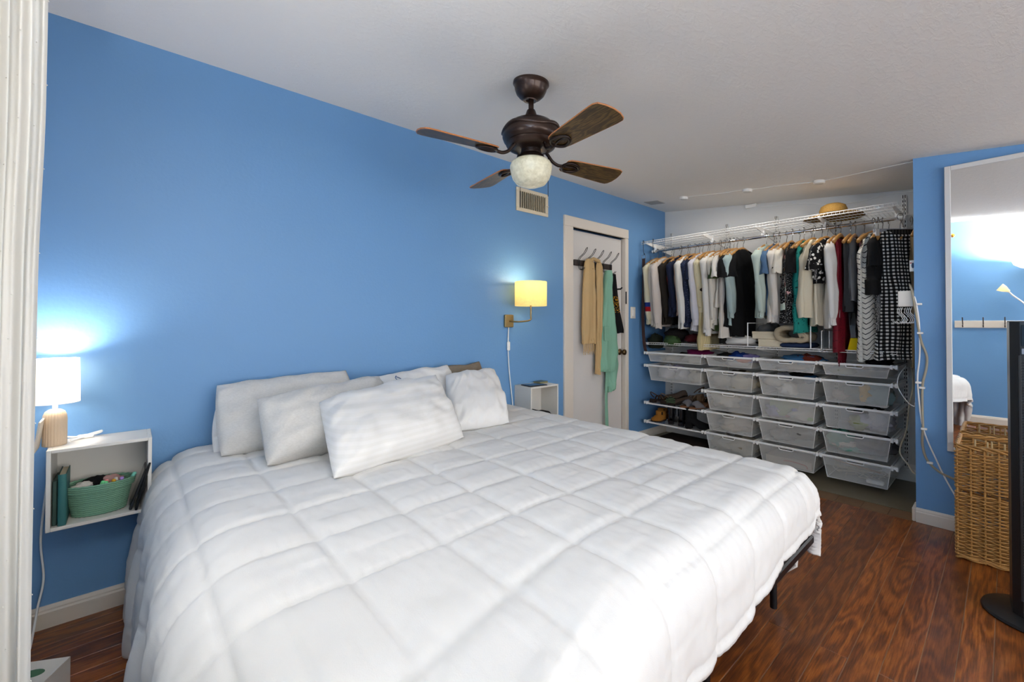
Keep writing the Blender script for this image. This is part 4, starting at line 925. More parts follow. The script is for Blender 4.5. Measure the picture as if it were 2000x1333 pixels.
# contents: (dy fraction, height fraction, size, colour, kind)
cont = {
 (0, 0): [(.35, .2, (.12, .09, .03), 'a9a69f', 'pale grey top'), (.75, .3, (.1, .08, .035), 'b8b3a6', 'beige top'), (.85, 1.25, (.13, .10, .035), '6a1444', 'magenta scarf'), (.55, 1.0, (.1, .07, .02), '26221c', 'black orange-trimmed sock')],
 (1, 0): [(.25, .9, (.12, .08, .04), '1e1c1c', 'black top'), (.55, 1.0, (.11, .08, .045), '1c3f8a', 'royal blue shirt'), (.8, .95, (.1, .06, .035), '8a80b8', 'lavender cloth'), (.72, .75, (.08, .05, .02), 'c2562c', 'orange cloth'), (.6, .3, (.13, .1, .03), 'b9b7b8', 'pale patterned cloth')],
 (2, 0): [(.3, .9, (.12, .1, .03), '7d766c', 'grey-brown sweater'), (.65, 1.2, (.13, .13, .04), '3c6a94', 'pale blue scarf'), (.9, 1.25, (.1, .08, .04), '6e2a1c', 'rust scarf'), (.5, .3, (.15, .12, .03), '9c9086', 'mushroom top')],
 (3, 0): [(.25, .3, (.1, .07, .03), 'a7aa96', 'sage cloth'), (.6, .9, (.1, .06, .02), 'a3977a', 'tan socks'), (.8, 1.3, (.12, .08, .055), '15151a', 'black bag')],
 (0, 1): [(.28, .62, (.09, .08, .07), 'c9c8cf', 'white underthings'), (.45, 1.0, (.06, .05, .04), 'b9b4cc', 'lilac shirt'), (.55, .5, (.10, .06, .05), 'bdbcc2', 'white vest'), (.82, .45, (.12, .07, .055), 'b4ad9f', 'cream socks'), (.9, 1.0, (.08, .06, .02), '17171a', 'black strap')],
 (1, 1): [(.18, .5, (.10, .09, .065), 'b0a898', 'cream undershirt'), (.55, .95, (.1, .08, .035), '50483e', 'patterned brown scarf'), (.68, .5, (.12, .1, .075), 'b3a88e', 'beige bras'), (.85, .9, (.09, .06, .02), '141416', 'black lace')],
 (2, 1): [(.22, .8, (.09, .07, .045), 'b7b0a4', 'white-grey sock'), (.35, 1.08, (.08, .05, .035), '8c8c94', 'silver trainer'), (.62, 1.05, (.16, .08, .04), '18181e', 'black handbag'), (.9, 1.05, (.07, .05, .03), '225078', 'blue cloth'), (.45, .2, (.09, .06, .05), 'c7c3ba', 'white bundle')],
 (3, 1): [(.42, .45, (.12, .08, .065), '7f857c', 'grey-green top'), (.62, .5, (.06, .04, .06), 'd0a94e', 'yellow knit'), (.82, .4, (.11, .08, .07), '8fa7a6', 'pale blue top'), (.28, .3, (.08, .06, .04), 'a89c92', 'blush sock')],
 (1, 2): [(.3, .55, (.11, .1, .07), 'c3bcae', 'bundled white shirt')],
 (2, 2): [(.35, .55, (.13, .1, .06), '8f9a7a', 'green-yellow print'), (.7, .3, (.14, .1, .05), 'b5b4ac', 'pale cloth'), (.25, .3, (.1, .08, .05), '8f8aa6', 'mauve print')],
 (3, 2): [(.72, .35, (.13, .1, .06), 'b6b3be', 'blue-white print'), (.55, .25, (.09, .07, .05), '8f9456', 'lime print'), (.86, .5, (.08, .07, .07), 'c2c0c4', 'white and blue cloth'), (.6, .98, (.14, .08, .02), '151518', 'black strap')],
 (1, 3): [(.5, .6, (.17, .12, .06), 'c2b8aa', 'folded beige blanket'), (.5, .25, (.18, .12, .045), 'bfb3a3', 'folded cream towel')],
 (2, 3): [(.35, .2, (.12, .09, .04), '8a8a86', 'grey striped cloth'), (.7, .6, (.1, .09, .05), '6f6f6c', 'charcoal top')],
 (3, 3): [(.2, .65, (.1, .08, .06), '5f9a8c', 'mint cloth'), (.3, .4, (.13, .09, .035), 'c9c0b2', 'cream shoe'), (.4, .15, (.16, .1, .03), '6ea393', 'mint dotted cloth'), (.75, .5, (.14, .12, .06), '5f5b5b', 'dark grey hoodie')],
 (1, 4): [(.25, .55, (.1, .09, .06), 'a8a49a', 'pale bundle'), (.65, .5, (.15, .11, .07), 'a39c8c', 'stone trousers')],
 (2, 4): [],
 (3, 4): [],
}
kc = 0
for r in range(5):
    for c in range(4):
        if c == 0 and r > 1: continue
        depth = .085 if r == 0 else (.150 if (r == 1 and c == 0) else .165)
        hnd = not ((r == 0 and c == 0) or (r == 2 and c == 2))
        t, ya, yb = basket(c, RZ[r], depth, rown[r], cols[c], hnd)
        for (fy, fz, s, cl, nm) in cont.get((c, r), []):
            kc += 1; mt = FB('soft_'+cl, cl); y = yb-(yb-ya)*fy; y = min(max(y, ya+s[1]*.75+.03), yb-s[1]*.75-.03)
            z = RZ[r]-depth+.008+s[2]*.75+max(0, fz*depth-s[2])*.75
            front = fz < .85
            lump('folded_clothes', '%s in the %s basket of the %s' % (nm, rown[r], cols[c]), 'clothes', (XB+.012+depth*.12+s[0]*1.05+(.0 if front else .05), y, z), (s[0]*1.05, s[1]*1.15, s[2]*1.12), mt, kc, None, .45, 2.4, 22, 'clothes lying in the mesh baskets')
# box in the bottom third-column basket, cables in the bottom right
t = thing('storage_carton', 'white carton with a curved red line in the bottom basket, third column', 'box', (4.15, 1.2, RZ[4]-.16)); ya, yb = UY[3]+.06, UY[2]-.06
MB().box(XB+.045, XB+.30, ya, yb, RZ[4]-.160, RZ[4]-.095, .003).build('carton', plain('carton_white', 'a49a90', .7), t)
b = MB(); b.tube(spline([(XB+.042, ya+.03, RZ[4]-.15), (XB+.042, ya+.05, RZ[4]-.125), (XB+.042, ya+.15, RZ[4]-.115), (XB+.042, ya+.2, RZ[4]-.12)], 5), .004, 5); b.build('red_line', plain('dull_coral', 'a8503c', .7), t)
t = thing('cable_bundle', 'tangle of white cables in the bottom right basket', 'cables', (4.15, .75, RZ[4]-.16))
for k in range(7):
    random.seed(40+k); pts = [(XB+.06+random.random()*.2, .60+random.random()*.32, RZ[4]-.15+random.random()*.08) for _ in range(6)]; b = MB(); b.tube(spline(pts, 6), .003, 5); b.build('cable', plain('cable_cream', 'cfc8b6', .5), t, True)
MB().box(XB+.045, XB+.08, .60, .70, RZ[4]-.155, RZ[4]-.13, .004).build('power_strip', m_wht, t)
o = MB().tube([(XB+.05, .90, RZ[4]-.03), (XB+.08, .62, RZ[4]-.075)], .005, 6).build('wooden_dowel', plain('dowel', 'a9825c', .6)); tag(o, 'thin wooden dowel leaning in the bottom right basket', 'dowel')
for k in range(6):
    o = lump('craft_piece', 'small %s craft piece in the third row basket, third column' % ('green', 'orange', 'blue', 'pink', 'cream', 'grey')[k], 'craft piece', (XB+.06+.02*(k % 2), 1.05+.055*k, RZ[2]-.14+.03*(k % 3)), (.022, .022, .015), plain('craft_%d' % k, ('8fae6a', 'c79a44', '6f78a8', 'a86a72', 'c9c6bc', '8f9aa6')[k], .6), k+50, None, .4, 2, 10, 'coloured craft pieces in the third column')

# shoe trays
for r in (3, 4):
    ya, yb = UY[1]+.02, UY[0]-.01; z = RZ[r]-.002
    t = thing('shoe_tray', 'flat white mesh shoe shelf on the left, %s one' % ('upper' if r == 3 else 'lower'), 'shoe shelf', (4.2, 2.2, z))
    b = MB(); P = [(XB+.004, ya, z-.008), (XB+.004, yb, z-.008), (XC-.04, yb, z-.022), (XC-.04, ya, z-.022)]; b.add(P, [(0, 1, 2, 3)], [(p[0], p[1]) for p in P])
    b.build('mesh_panel', m_mesh, t)
    b = MB(); b.box(XB-.006, XB+.008, ya-.01, yb, z-.014, z, .003); b.build('front_rail', m_wht, t)
    b = MB(); b.box(XC-.045, XC-.035, ya, yb, z-.024, z-.012); b.build('back_rail', m_wht, t)
    for y in (ya, yb): MB().add([(XB, y-.003, z-.012), (XB, y-.003, z-.002), (XC-.04, y-.003, z-.012), (XC-.04, y-.003, z-.05), (XB, y+.003, z-.012), (XB, y+.003, z-.002), (XC-.04, y+.003, z-.012), (XC-.04, y+.003, z-.05)], [(0, 1, 2, 3), (7, 6, 5, 4), (0, 4, 5, 1), (1, 5, 6, 2), (2, 6, 7, 3), (3, 7, 4, 0)]).build('side_wing', m_wht, t)
# shoes
def shoe(name, label, loc, rot, kind, m, m2=None, L=.25, flip=1, shaft=.14, heel=.03, pitch=0.0, group=None):
    t = thing(name, label, 'shoe', loc, group); M = Matrix.Translation(loc) @ Matrix.Rotation(rot, 4, 'Z') @ Matrix.Rotation(pitch, 4, 'Y'); m2 = m2 or m
    so = lambda f: .032+.016*math.sin(PI*min(1, f*1.0)**1.3)-.012*max(0, f-.85)/.15  # half width along the shoe
    b = MB(); P = []
    for i in range(15):
        f = i/14; w_ = so(f)*(.55 if i in (0, 14) else (.85 if i in (1, 13) else 1)); x = (f-.5)*L; hz = heel*(1-smst(.15, .55, f)); cy = .006*flip*math.sin(PI*f)
        P.append([(x, cy+w_*math.cos(a), hz+.007+.007*(1 if math.sin(a) > 0 else -1)) for a in [2*PI*(k+.5)/10 for k in range(10)]])
    b.grid(P, True); b.f.append(tuple(range(9, -1, -1))); b.f.append(tuple(range(len(b.v)-10, len(b.v)))); 
    if heel > .015: b.box(-.5*L+.004, -.5*L+.055, -.026, .026, 0, heel+.004, .003)
    b.xf(M).build('sole', m2, t)
    if kind in ('boot', 'low', 'loafer'):
        b = MB(); P = []; tp = {'boot': .075, 'low': .062, 'loafer': .05}[kind]
        for i in range(15):
            f = i/14; w_ = so(f)*(.5 if i in (0, 14) else .93); x = (f-.5)*L*.98; hz = heel*(1-smst(.15, .55, f))+.012; hgt = (.030+(tp-.03)*smst(1.0, .35, f))*(.5 if i in (0, 14) else 1)
            P.append([(x, .006*flip*math.sin(PI*f)+w_*math.cos(a), hz+max(0, hgt*math.sin(a))) for a in [PI*k/9 for k in range(10)]])
        b.grid(P); b.xf(M).build('upper', m, t, True)
        if kind == 'boot':
            b = MB(); P = []
            for q in (0, .25, .5, .75, 1, 1.0, .4):
                inn = .9 if len(P) > 5 else 1
                P.append([(-L*.5+.058+(.050+.004*q)*inn*math.cos(a)-.004*q, (.031+.006*q)*inn*math.sin(a), heel+.035+shaft*q) for a in [2*PI*k/18 for k in range(18)]])
            b.grid(P, True); b.xf(M).build('shaft', m, t, True)
            b = MB(); b.box(-L*.5+.052, -L*.5+.066, -.040, -.036, heel+.06, heel+.03+shaft, .001); b.box(-L*.5+.052, -L*.5+.066, .036, .040, heel+.06, heel+.03+shaft, .001); b.xf(M).build('elastic_panel', blk, t)
    elif kind == 'sandal':
        for x, hh in ((.045, .045), (.0, .05)):
            b = MB(); P = []
            for k in range(11):
                a = PI*k/10; P.append([(x*L/.25-.008, .04*math.cos(a), .018+hh*math.sin(a)), (x*L/.25+.014, .041*math.cos(a), .016+hh*math.sin(a)), (x*L/.25+.014, .038*math.cos(a), .013+hh*math.sin(a)), (x*L/.25-.008, .037*math.cos(a), .015+hh*math.sin(a))])
            b.grid(P, True); b.xf(M).build('strap', m, t, True)
        b = MB(); b.tube(spline([(-.03, -.034, heel+.02), (-.075, -.034, heel+.055), (-.118, -.01, heel+.085), (-.118, .01, heel+.085), (-.075, .034, heel+.055), (-.03, .034, heel+.02)], 5), .005, 6); b.xf(M).build('heel_strap', m, t, True)
    elif kind == 'slipper':
        b = MB(); P = []
        for i in range(9):
            f = i/8; x = -.01+f*.10; hh = .062*math.sin(PI*(.15+.7*f)); P.append([(x, (.052)*math.cos(a)*(1-.12*f), .012+(hh+.006*noise.noise(Vector((x*40, a*4, 1))))*math.sin(a)) for a in [PI*k/12 for k in range(13)]])
        b.grid(P); P2 = [[(p[0], p[1]*.82, .012+(p[2]-.012)*.8) for p in r_] for r_ in P]; b.grid([r_[::-1] for r_ in P2]); b.xf(M).build('fuzzy_band', m, t, True)
    return t
zt = RZ[3]+.0; zb = RZ[4]+.0
brn = FB('brown_leather', '4a3426'); bronze_l = plain('bronze_leather', '6b563e', .4, .3); dkbr = FB('dark_brown_sole', '2c211b'); nude = FB('nude_suede', '8a6a50'); fz = FB('grey_fleece', '6f6c6e'); tanb = FB('tan_suede', '9a6426'); blkl = plain('black_leather', '17181d', .25); blks = FB('black_suede', '0c0c0e'); cork = FB('cork', '7a5238'); strps = pat('striped_slide', lambda k, u, v: k.mix(k.M('GREATER_THAN', k.M('FRACT', k.M('MULTIPLY', v, 80.)), .75), lin('15161a'), lin('6f8a5a')))
shoe('sandal', 'brown strappy sandal at the left end of the upper shoe shelf', (4.10, 2.43, zt+.0), -.1, 'sandal', brn, dkbr, .24, 1, .1, .02)
shoe('sandal', 'bronze and black sandal second from the left on the upper shoe shelf', (4.10, 2.33, zt), .1, 'sandal', bronze_l, dkbr, .24, -1, .1, .02)
shoe('loafer', 'taupe loafer standing behind the bronze sandal on the upper shelf', (4.27, 2.33, zt+.02), 2.4, 'loafer', FB('taupe_leather', '5a4a40'), dkbr, .24, 1, .1, .03)
shoe('loafer', 'worn brown loafer in the middle of the upper shoe shelf', (4.12, 2.20, zt), 2.2, 'loafer', FB('worn_brown', '54443a'), dkbr, .25, 1, .1, .02)
shoe('slide_sandal', 'black slide sandal with thin green stripes on the upper shelf', (4.075, 2.235, zt), 1.9, 'slipper', strps, dkbr, .24)
shoe('wedge_sandal', 'nude wedge sandal at the back of the upper shelf, left of its pair', (4.35, 2.17, zt+.0), 1.3, 'sandal', nude, nude, .22, 1, .1, .08)
shoe('wedge_sandal', 'nude wedge sandal at the back of the upper shelf, right of its pair', (4.35, 2.055, zt+.0), 1.3, 'sandal', nude, nude, .22, -1, .1, .08)
shoe('fuzzy_slipper', 'grey fuzzy slipper with cork sole, left one of the pair', (4.09, 2.07, zt), .4+PI/2+.8, 'slipper', fz, cork, .25, 1)
shoe('fuzzy_slipper', 'grey fuzzy slipper with cork sole, right one of the pair', (4.08, 1.975, zt), .4+PI/2+.8, 'slipper', fz, cork, .25, -1)
shoe('strap_sandal', 'black thin-strap sandal behind the fuzzy slippers', (4.3, 1.96, zt), 1.5, 'sandal', blk, FB('straw_sole', '8f7a4e'), .24, 1, .1, .03)
shoe('ankle_boot', 'small tan suede boot at the left end of the lower shelf, rear one', (4.14, 2.43, zb), PI*.80, 'boot', tanb, dkbr, .16, 1, .07, .012)
shoe('ankle_boot', 'small tan suede boot at the left end of the lower shelf, front one', (4.05, 2.40, zb), PI*.80, 'boot', tanb, dkbr, .16, 1, .06, .012)
shoe('chelsea_boot', 'shiny black chelsea boot on the lower shelf, left of its pair', (4.13, 2.285, zb), .35, 'boot', blkl, blkl, .27, 1, .125, .025)
shoe('chelsea_boot', 'shiny black chelsea boot on the lower shelf, right of its pair', (4.13, 2.165, zb), .25, 'boot', blkl, blkl, .27, -1, .125, .025)
shoe('heeled_boot', 'black suede heeled boot hanging over the lower shelf edge, left one', (4.10, 2.06, zb-.0), .15, 'boot', blks, blks, .24, 1, .10, .06)
shoe('heeled_boot', 'black suede heeled boot with pointed toe on the lower shelf, rightmost', (4.05, 1.975, zb-.0), -.9, 'boot', blks, blks, .25, 1, .10, .06)
o = MB().box(4.02, 4.38, 1.92, 2.44, .003, .035, .006).build('dark_floor_mat', fabric('dark_brown_mat', '2e221c', .9, .3)); tag(o, 'flat dark brown box on the closet floor under the shoe shelves', 'box')

# things on the middle shelf
mz = MIDZ+.002
lump('folded_clothes', 'dark olive hoodie spilling over the left end of the middle shelf', 'clothes', (4.07, 2.44, mz+.0), (.08, .07, .085), FB('dark_olive', '22261c'), 31)
lump('folded_clothes', 'green crumpled shirt hanging over the middle shelf edge', 'clothes', (4.03, 2.235, mz+.012), (.075, .085, .06), FB('moss_green', '3d5432'), 32)
lump('folded_clothes', 'dark brown clothes heaped behind the green shirt on the middle shelf', 'clothes', (4.18, 2.26, mz+.07), (.12, .12, .08), FB('dark_cloth', '201c1b'), 33)
lump('folded_clothes', 'dark red folded top on the middle shelf left of the ribbed knit', 'clothes', (4.12, 2.06, mz+.045), (.1, .08, .045), FB('maroon', '4a141a'), 34)
lump('folded_clothes', 'white crumpled shirt on the middle shelf under the black dress', 'clothes', (4.10, 1.62, mz+.04), (.10, .16, .045), white1, 35)
lump('folded_clothes', 'black folded clothes behind the white crumpled shirt', 'clothes', (4.28, 1.62, mz+.055), (.12, .2, .06), blk, 36)
lump('folded_clothes', 'grey-blue crumpled cloth behind the white shoe boxes', 'clothes', (4.28, 1.42, mz+.12), (.1, .1, .08), grey2, 37)
for nm, x0, x1, ya, yb, z0, z1, lb in (('shoe_box', 4.02, 4.25, 1.235, 1.43, 0, .065, 'lower cream cardboard box on the middle shelf'), ('shoe_box', 4.01, 4.23, 1.285, 1.475, .066, .128, 'upper cream cardboard box stacked on another, middle shelf')):
    t = thing(nm, lb, 'box', ((x0+x1)/2, (ya+yb)/2, mz+z0)); mm = plain('cream_card', 'cfc3a8', .6)
    MB().box(x0, x1, ya, yb, mz+z0, mz+z1, .002).build('carton', mm, t); MB().box(x0-.002, x1+.002, ya-.002, yb+.002, mz+z1-.022, mz+z1, .002).build('lid', mm, t)
o = MB().box(4.0, 4.26, 1.04, 1.26, mz, mz+.036, .012).build('folded_jeans', denim if False else FB('dark_denim', '1d2c4a'), None, True); tag(o, 'folded dark blue jeans under the rolled blanket', 'clothes')
t = thing('rolled_blanket', 'thick beige quilted blanket folded in a roll on the dark jeans', 'blanket', (4.1, 1.15, mz+.04)); b = MB(); P = []
path = spline([(0, .04, .112), (0, -.02, .122), (0, -.085, .118), (0, -.125, .085), (0, -.118, .042), (0, -.07, .020), (0, .0, .022), (0, .06, .022), (0, .085, .045), (0, .062, .068), (0, .035, .060)], 6)
PB = []
for xq in (0, .01, .22, .23):
    PB.append([(3.99+xq, 1.155-p.y, mz+.036+p.z+.004*math.sin(p.y*60)) for p in path])
for i, xq in enumerate((0, .006, .22, .226)): pass
bb = MB()
for xq0, xq1 in ((0, .23),):
    tubeP = []
    for k, p in enumerate(path):
        q0 = path[max(0, k-1)]; q1 = path[min(len(path)-1, k+1)]; tn = (q1-q0).normalized(); nn = Vector((0, -tn.z, tn.y)); th = .021+.002*math.sin(k*1.3)
        ring = []
        for (u, v) in ((0, -1), (0, 0), (0, 1), (.15, 1.1), (.85, 1.1), (1, 1), (1, 0), (1, -1), (.85, -1.1), (.15, -1.1)):
            off = nn*(v*th*.9); ring.append((3.99+.25*u, 1.155-(p.y+off.y), mz+.040+p.z+off.z))
        tubeP.append(ring)
    bb.grid(tubeP, True); bb.f.append(tuple(range(9, -1, -1))); bb.f.append(tuple(range(len(bb.v)-10, len(bb.v))))
bb.build('quilted_fold', fabric('beige_quilt', 'b3a58c', .9, .6), t, True)
for i, y in enumerate((1.035, .962)):
    b = MB(); h_ = .20 if i == 0 else .14; b.tube([(XB+.02, y, mz), (XB+.02, y, mz+h_), (4.35, y, mz+h_), (4.35, y, mz)], .0045 if i == 0 else .003, 6)
    if i: b.tube([(XB+.02, y-.05, mz), (XB+.02, y-.05, mz+h_), (4.35, y-.05, mz+h_), (4.35, y-.05, mz)], .003, 6)
    o = b.build('shelf_divider', m_wht, None); tag(o, ('white wire shelf divider right of the rolled blanket', 'white wire shelf divider behind the white cardigan')[i], 'shelf divider')
b = MB(); b.tube([(XB+.02, 1.505, mz), (XB+.02, 1.505, mz+.2), (4.35, 1.505, mz+.2), (4.35, 1.505, mz)], .0045, 6); o = b.build('shelf_divider', m_wht); tag(o, 'white wire shelf divider left of the white shoe boxes', 'shelf divider')
t = thing('fabric_bin', 'bright yellow tapered fabric bin on the middle shelf', 'bin', (4.05, .78, mz)); b = MB(); vs = [(4.0, .695, mz), (4.16, .695, mz), (4.16, .80, mz), (4.0, .80, mz), (4.012, .71, mz+.088), (4.15, .71, mz+.088), (4.15, .785, mz+.088), (4.012, .785, mz+.088)]
b.add(vs, [(0, 3, 2, 1), (4, 5, 6, 7), (0, 1, 5, 4), (1, 2, 6, 5), (2, 3, 7, 6), (3, 0, 4, 7)]); b.build('body', FB('bright_yellow', 'd0b412'), t)
# straw hat
t = thing('straw_hat', 'straw hat with a black ribbon on the top wire shelf', 'hat', (4.21, .93, TOPZ))
ms = pat('woven_straw', lambda k, u, v: k.mix(k.noise(160, 2, k.co()), lin('6e5026'), lin('b08a48')))
hx, hy, hz = 4.21, .93, TOPZ+.005
b = MB(); P = []
for r, z in ((.205, .0), (.20, .008), (.15, .012), (.10, .010), (.097, .03), (.094, .065), (.082, .095), (.05, .112), (0.001, .116)): P.append([(hx+r*1.0*math.cos(a)*.92, hy+r*math.sin(a), hz+z+(.006*math.sin(2*a) if r > .14 else 0)) for a in [2*PI*k/40 for k in range(40)]])
b.grid(P, True); b.build('crown_and_brim', ms, t, True)
b = MB(); b.grid([[(hx+r*math.cos(a)*.92, hy+r*math.sin(a), hz+z) for a in [2*PI*k/40 for k in range(40)]] for r, z in ((.1015, .012), (.1, .036))], True); b.build('ribbon', blk, t, True)

# ================================================================== GARMENTS
G = garment
# left bay, from the blue wall rightwards
G('sweatshirt', 'cream sweatshirt with blue and red bands on the sleeve beside the blue wall', 'top', 2.465, m_lined, 'long', .78, msl=m_band, sl=.62)
G('sweatshirt', 'beige-pink sweatshirt with thin black lines, second from the blue wall', 'top', 2.42, offw, 'long', .80, sl=.64, dx=.02)
G('sweatshirt', 'off-white sweatshirt with puffed sleeve, third from the blue wall', 'top', 2.365, FB('pale_oat', 'cdc3bb'), 'long', .80, sl=.66, dx=-.02)
G('jacket', 'brown-black parka with a strap near the blue wall', 'jacket', 2.30, brnblk, 'jacket', .78, hw=.2, body_th=.045, sl=.60, dx=.03)
G('shirt', 'dull red top mostly hidden beside the brown-black parka', 'top', 2.235, red1, 'long', .55, sl=.4, dx=.05)
G('jacket', 'navy jacket with pale collar next to the red top', 'jacket', 2.205, navy, 'jacket', .70, sl=.5, dx=.01, collar=True)
G('blouse', 'blush pink blouse right of the navy jacket', 'top', 2.135, blush, 'long', .70, sl=.45, dx=.01)
G('shirt', 'white long-sleeved shirt right of the blush blouse', 'top', 2.10, white1, 'long', .82, sl=.66, dx=-.02)
G('blouse', 'navy dotted blouse in the left half of the rod', 'top', 2.055, m_navydot, 'long', .80, sl=.60, dx=-.0)
G('shirt', 'plain dark navy shirt right of the dotted blouse', 'top', 2.02, navy, 'short', .76, dx=.02)
G('shirt', 'lilac-white shirt with a rolled cuff', 'top', 1.975, lilac, 'long', .84, sl=.62, dx=-.01, collar=True)
G('sweater', 'cream sweater with a brown cow print', 'top', 1.925, m_cow, 'long', .72, sl=.50, dx=.0, body_th=.045)
G('knit_dress', 'long cream ribbed knit hanging below the shelf line', 'dress', 1.90, m_rib, 'sleeveless', 1.02, hw=.19, dx=-.02)
G('sweatshirt', 'bright white sweatshirt with ribbed cuff in the left half', 'top', 1.855, white1, 'long', .86, sl=.72, dx=-.02, body_th=.045)
G('sweatshirt', 'cream-white sweatshirt right of the bright white one', 'top', 1.805, FB('warm_white', 'd4cec2'), 'long', .82, sl=.62, dx=.0)
G('shirt', 'olive green shirt between white garments', 'top', 1.775, olive, 'short', .84, dx=.02)
G('tee', 'white short-sleeved tee with wide sleeve left of the black tee', 'top', 1.74, FB('soft_white', 'd6d1c8'), 'short', .62, dx=-.02, hw=.215)
G('trousers', 'black trousers hanging long behind the white tee', 'trousers', 1.72, blk, 'drape', .95, dx=.0)
G('blouse', 'cream long top hanging between the tees', 'top', 1.70, offw, 'sleeveless', .90, dx=-.04, hw=.19)
G('tee', 'black short-sleeved tee left of the pale blue shirt', 'top', 1.675, blk, 'short', .80, dx=-.02)
G('shirt', 'pale blue-grey shirt with buttoned sleeve tab', 'top', 1.645, paleb, 'long', .78, sl=.56, dx=-.02)
G('dress', 'black tee dress facing out at the right end of the left group', 'dress', 1.60, FB('deep_black', '0e0e10'), 'short', .88, rot=-.12, hw=.185, dx=-.0, body_th=.045)
# right bay
G('shirt', 'pale mint denim shirt at the left end of the right group', 'top', 1.395, mint, 'long', .72, sl=.56, dx=-.03, hw=.22, collar=True)
G('shirt', 'blue denim shirt with rolled short sleeve', 'top', 1.345, denim, 'short', .70, dx=-.0, collar=True)
G('shirt', 'cream button shirt with long sleeve right of the denim shirt', 'top', 1.30, offw, 'long', .76, sl=.60, dx=.0, collar=True)
G('blouse', 'cream blouse with small black print', 'top', 1.25, m_fewspots, 'short', .70, dx=.01)
G('dress', 'black dress with yellow, pink and green flowers', 'dress', 1.19, m_floral, 'sleeveless', .76, hw=.21, dx=-.05, body_th=.045)
G('blouse', 'mustard trimmed black blouse right of the floral dress', 'top', 1.155, blk, 'short', .60, dx=.02)
G('blouse', 'teal eyelet blouse with a trailing end', 'top', 1.105, teal, 'sleeveless', .84, hw=.20, dx=-.05, body_th=.045)
G('blouse', 'dark green blouse behind the teal eyelet one', 'top', 1.075, dkgrn, 'long', .78, sl=.5, dx=.04)
G('tank_top', 'cream sleeveless top right of the teal blouse', 'top', 1.03, cream, 'sleeveless', .72, hw=.22, dx=-.06, rot=-.15, body_th=.05)
G('skirt', 'cream pleated skirt left of the polka dot blouse', 'skirt', .985, m_pleat, 'skirt', .78, hw=.19, dx=-.03)
G('blouse', 'black blouse with large white polka dots', 'top', .945, m_polka, 'short', .42, hw=.2, dx=-.05, rot=-.2, body_th=.06)
G('cardigan', 'white cardigan with long sleeve left of the crimson scarf', 'top', .895, white1, 'long', .80, sl=.62, dx=-.04)
G('vest', 'black vest between the white cardigan and crimson scarf', 'top', .870, blk, 'sleeveless', .62, dx=.0)
G('scarf', 'long crimson woven scarf with fringe', 'scarf', .845, m_crimson, 'drape', .98, hw=.16, dx=-.10)
G('jeans', 'black jeans hung over a hanger right of the crimson scarf', 'trousers', .80, grey1, 'drape', .68, dx=-.03)
G('trousers', 'mid grey trousers right of the black jeans', 'trousers', .775, grey2, 'drape', .60, dx=-.0)
G('dress', 'black dress with pink flowers reaching the yellow bin', 'dress', .725, m_pinkfl, 'sleeveless', .88, hw=.2, dx=.03)
G('dress', 'white dress with black chevron lines', 'dress', .66, m_chev, 'sleeveless', 1.03, hw=.20, rot=-.25, dx=-.03, body_th=.045)
G('tee', 'black tee left of the gingham trousers', 'top', .632, blk, 'short', .56, hw=.21, dx=-.04, body_th=.045)
G('blouse', 'black and white speckled blouse under the black tee', 'top', .612, m_specks, 'sleeveless', .82, dx=-.0)
G('trousers', 'pale beige trousers left of the gingham', 'trousers', .585, FB('pale_beige', 'bfb39c'), 'drape', .9, hw=.13, dx=.06)
G('trousers', 'black and white gingham trousers at the right end of the rod', 'trousers', .505, m_ging, 'skirt', 1.02, hw=.165, rot=-.75, dx=-.06, body_th=.055, hanger='clip', hlabel='gingham trousers')
G('skirt', 'second black and white gingham piece behind the gingham trousers', 'skirt', .465, m_ging, 'skirt', .98, hw=.16, rot=-.2, dx=.12, body_th=.045)
G('trousers', 'khaki trousers hanging lowest behind the gingham trousers', 'trousers', .425, khaki, 'drape', 1.07, hw=.2, dx=.02)
for i, y in enumerate((1.44, 1.425)): pass
# crimson fringe, belt
b = MB()
for k in range(16): x = 3.93+.016*k; b.tube([(x, .845, H-.205), (x+.004*math.sin(k), .842, H-.25), (x, .845, H-.285-.02*(k % 3))], .003, 4)
for o in [o for o in COL.objects if o.name.startswith('scarf')]:
    fo = b.build('fringe', m_crimson, o); fo['kind'] = 'stuff'; break
t = thing('leather_belt', 'brown leather belt hanging from a hook at the left end of the closet', 'belt', (3.96, 2.52, H+.72)); mbt = plain('belt_leather', '3f2318', .5, bump=.1)
b = MB(); P = []
for q in spline([(3.955, 2.512, H+.67), (3.958, 2.514, H+.4), (3.952, 2.52, H+.1), (3.955, 2.517, H-.1), (3.965, 2.508, H-.25), (3.985, 2.49, H-.33)], 8): P.append([(q.x, q.y-.017, q.z), (q.x, q.y+.017, q.z), (q.x+.004, q.y+.017, q.z), (q.x+.004, q.y-.017, q.z)])
b.grid(P, True); b.f.append(tuple(range(3, -1, -1))); b.f.append(tuple(range(len(b.v)-4, len(b.v)))); b.build('strap', mbt, t, 'auto')
b = MB(); b.tube([(3.957, 2.492, H+.66), (3.957, 2.492, H+.705), (3.957, 2.534, H+.705), (3.957, 2.534, H+.66)], .003, 6, True); b.build('buckle', m_steel, t)
for i, (x, y) in enumerate(((3.955, 2.513), (3.955, 2.40))):
    b = MB(); b.tube(spline([(x+.012, y, TOPZ-.012), (x+.006, y, TOPZ+.009), (x-.008, y, TOPZ+.004), (x-.004, y, TOPZ-.05), (x, y, TOPZ-.105), (x+.014, y, TOPZ-.135), (x+.02, y, TOPZ-.12)], 5), .0028, 6); o = b.build('wire_hook', m_black, None, True); tag(o, ('black wire hook holding the belt', 'empty black wire hook on the top shelf edge near the belt')[i], 'hook')

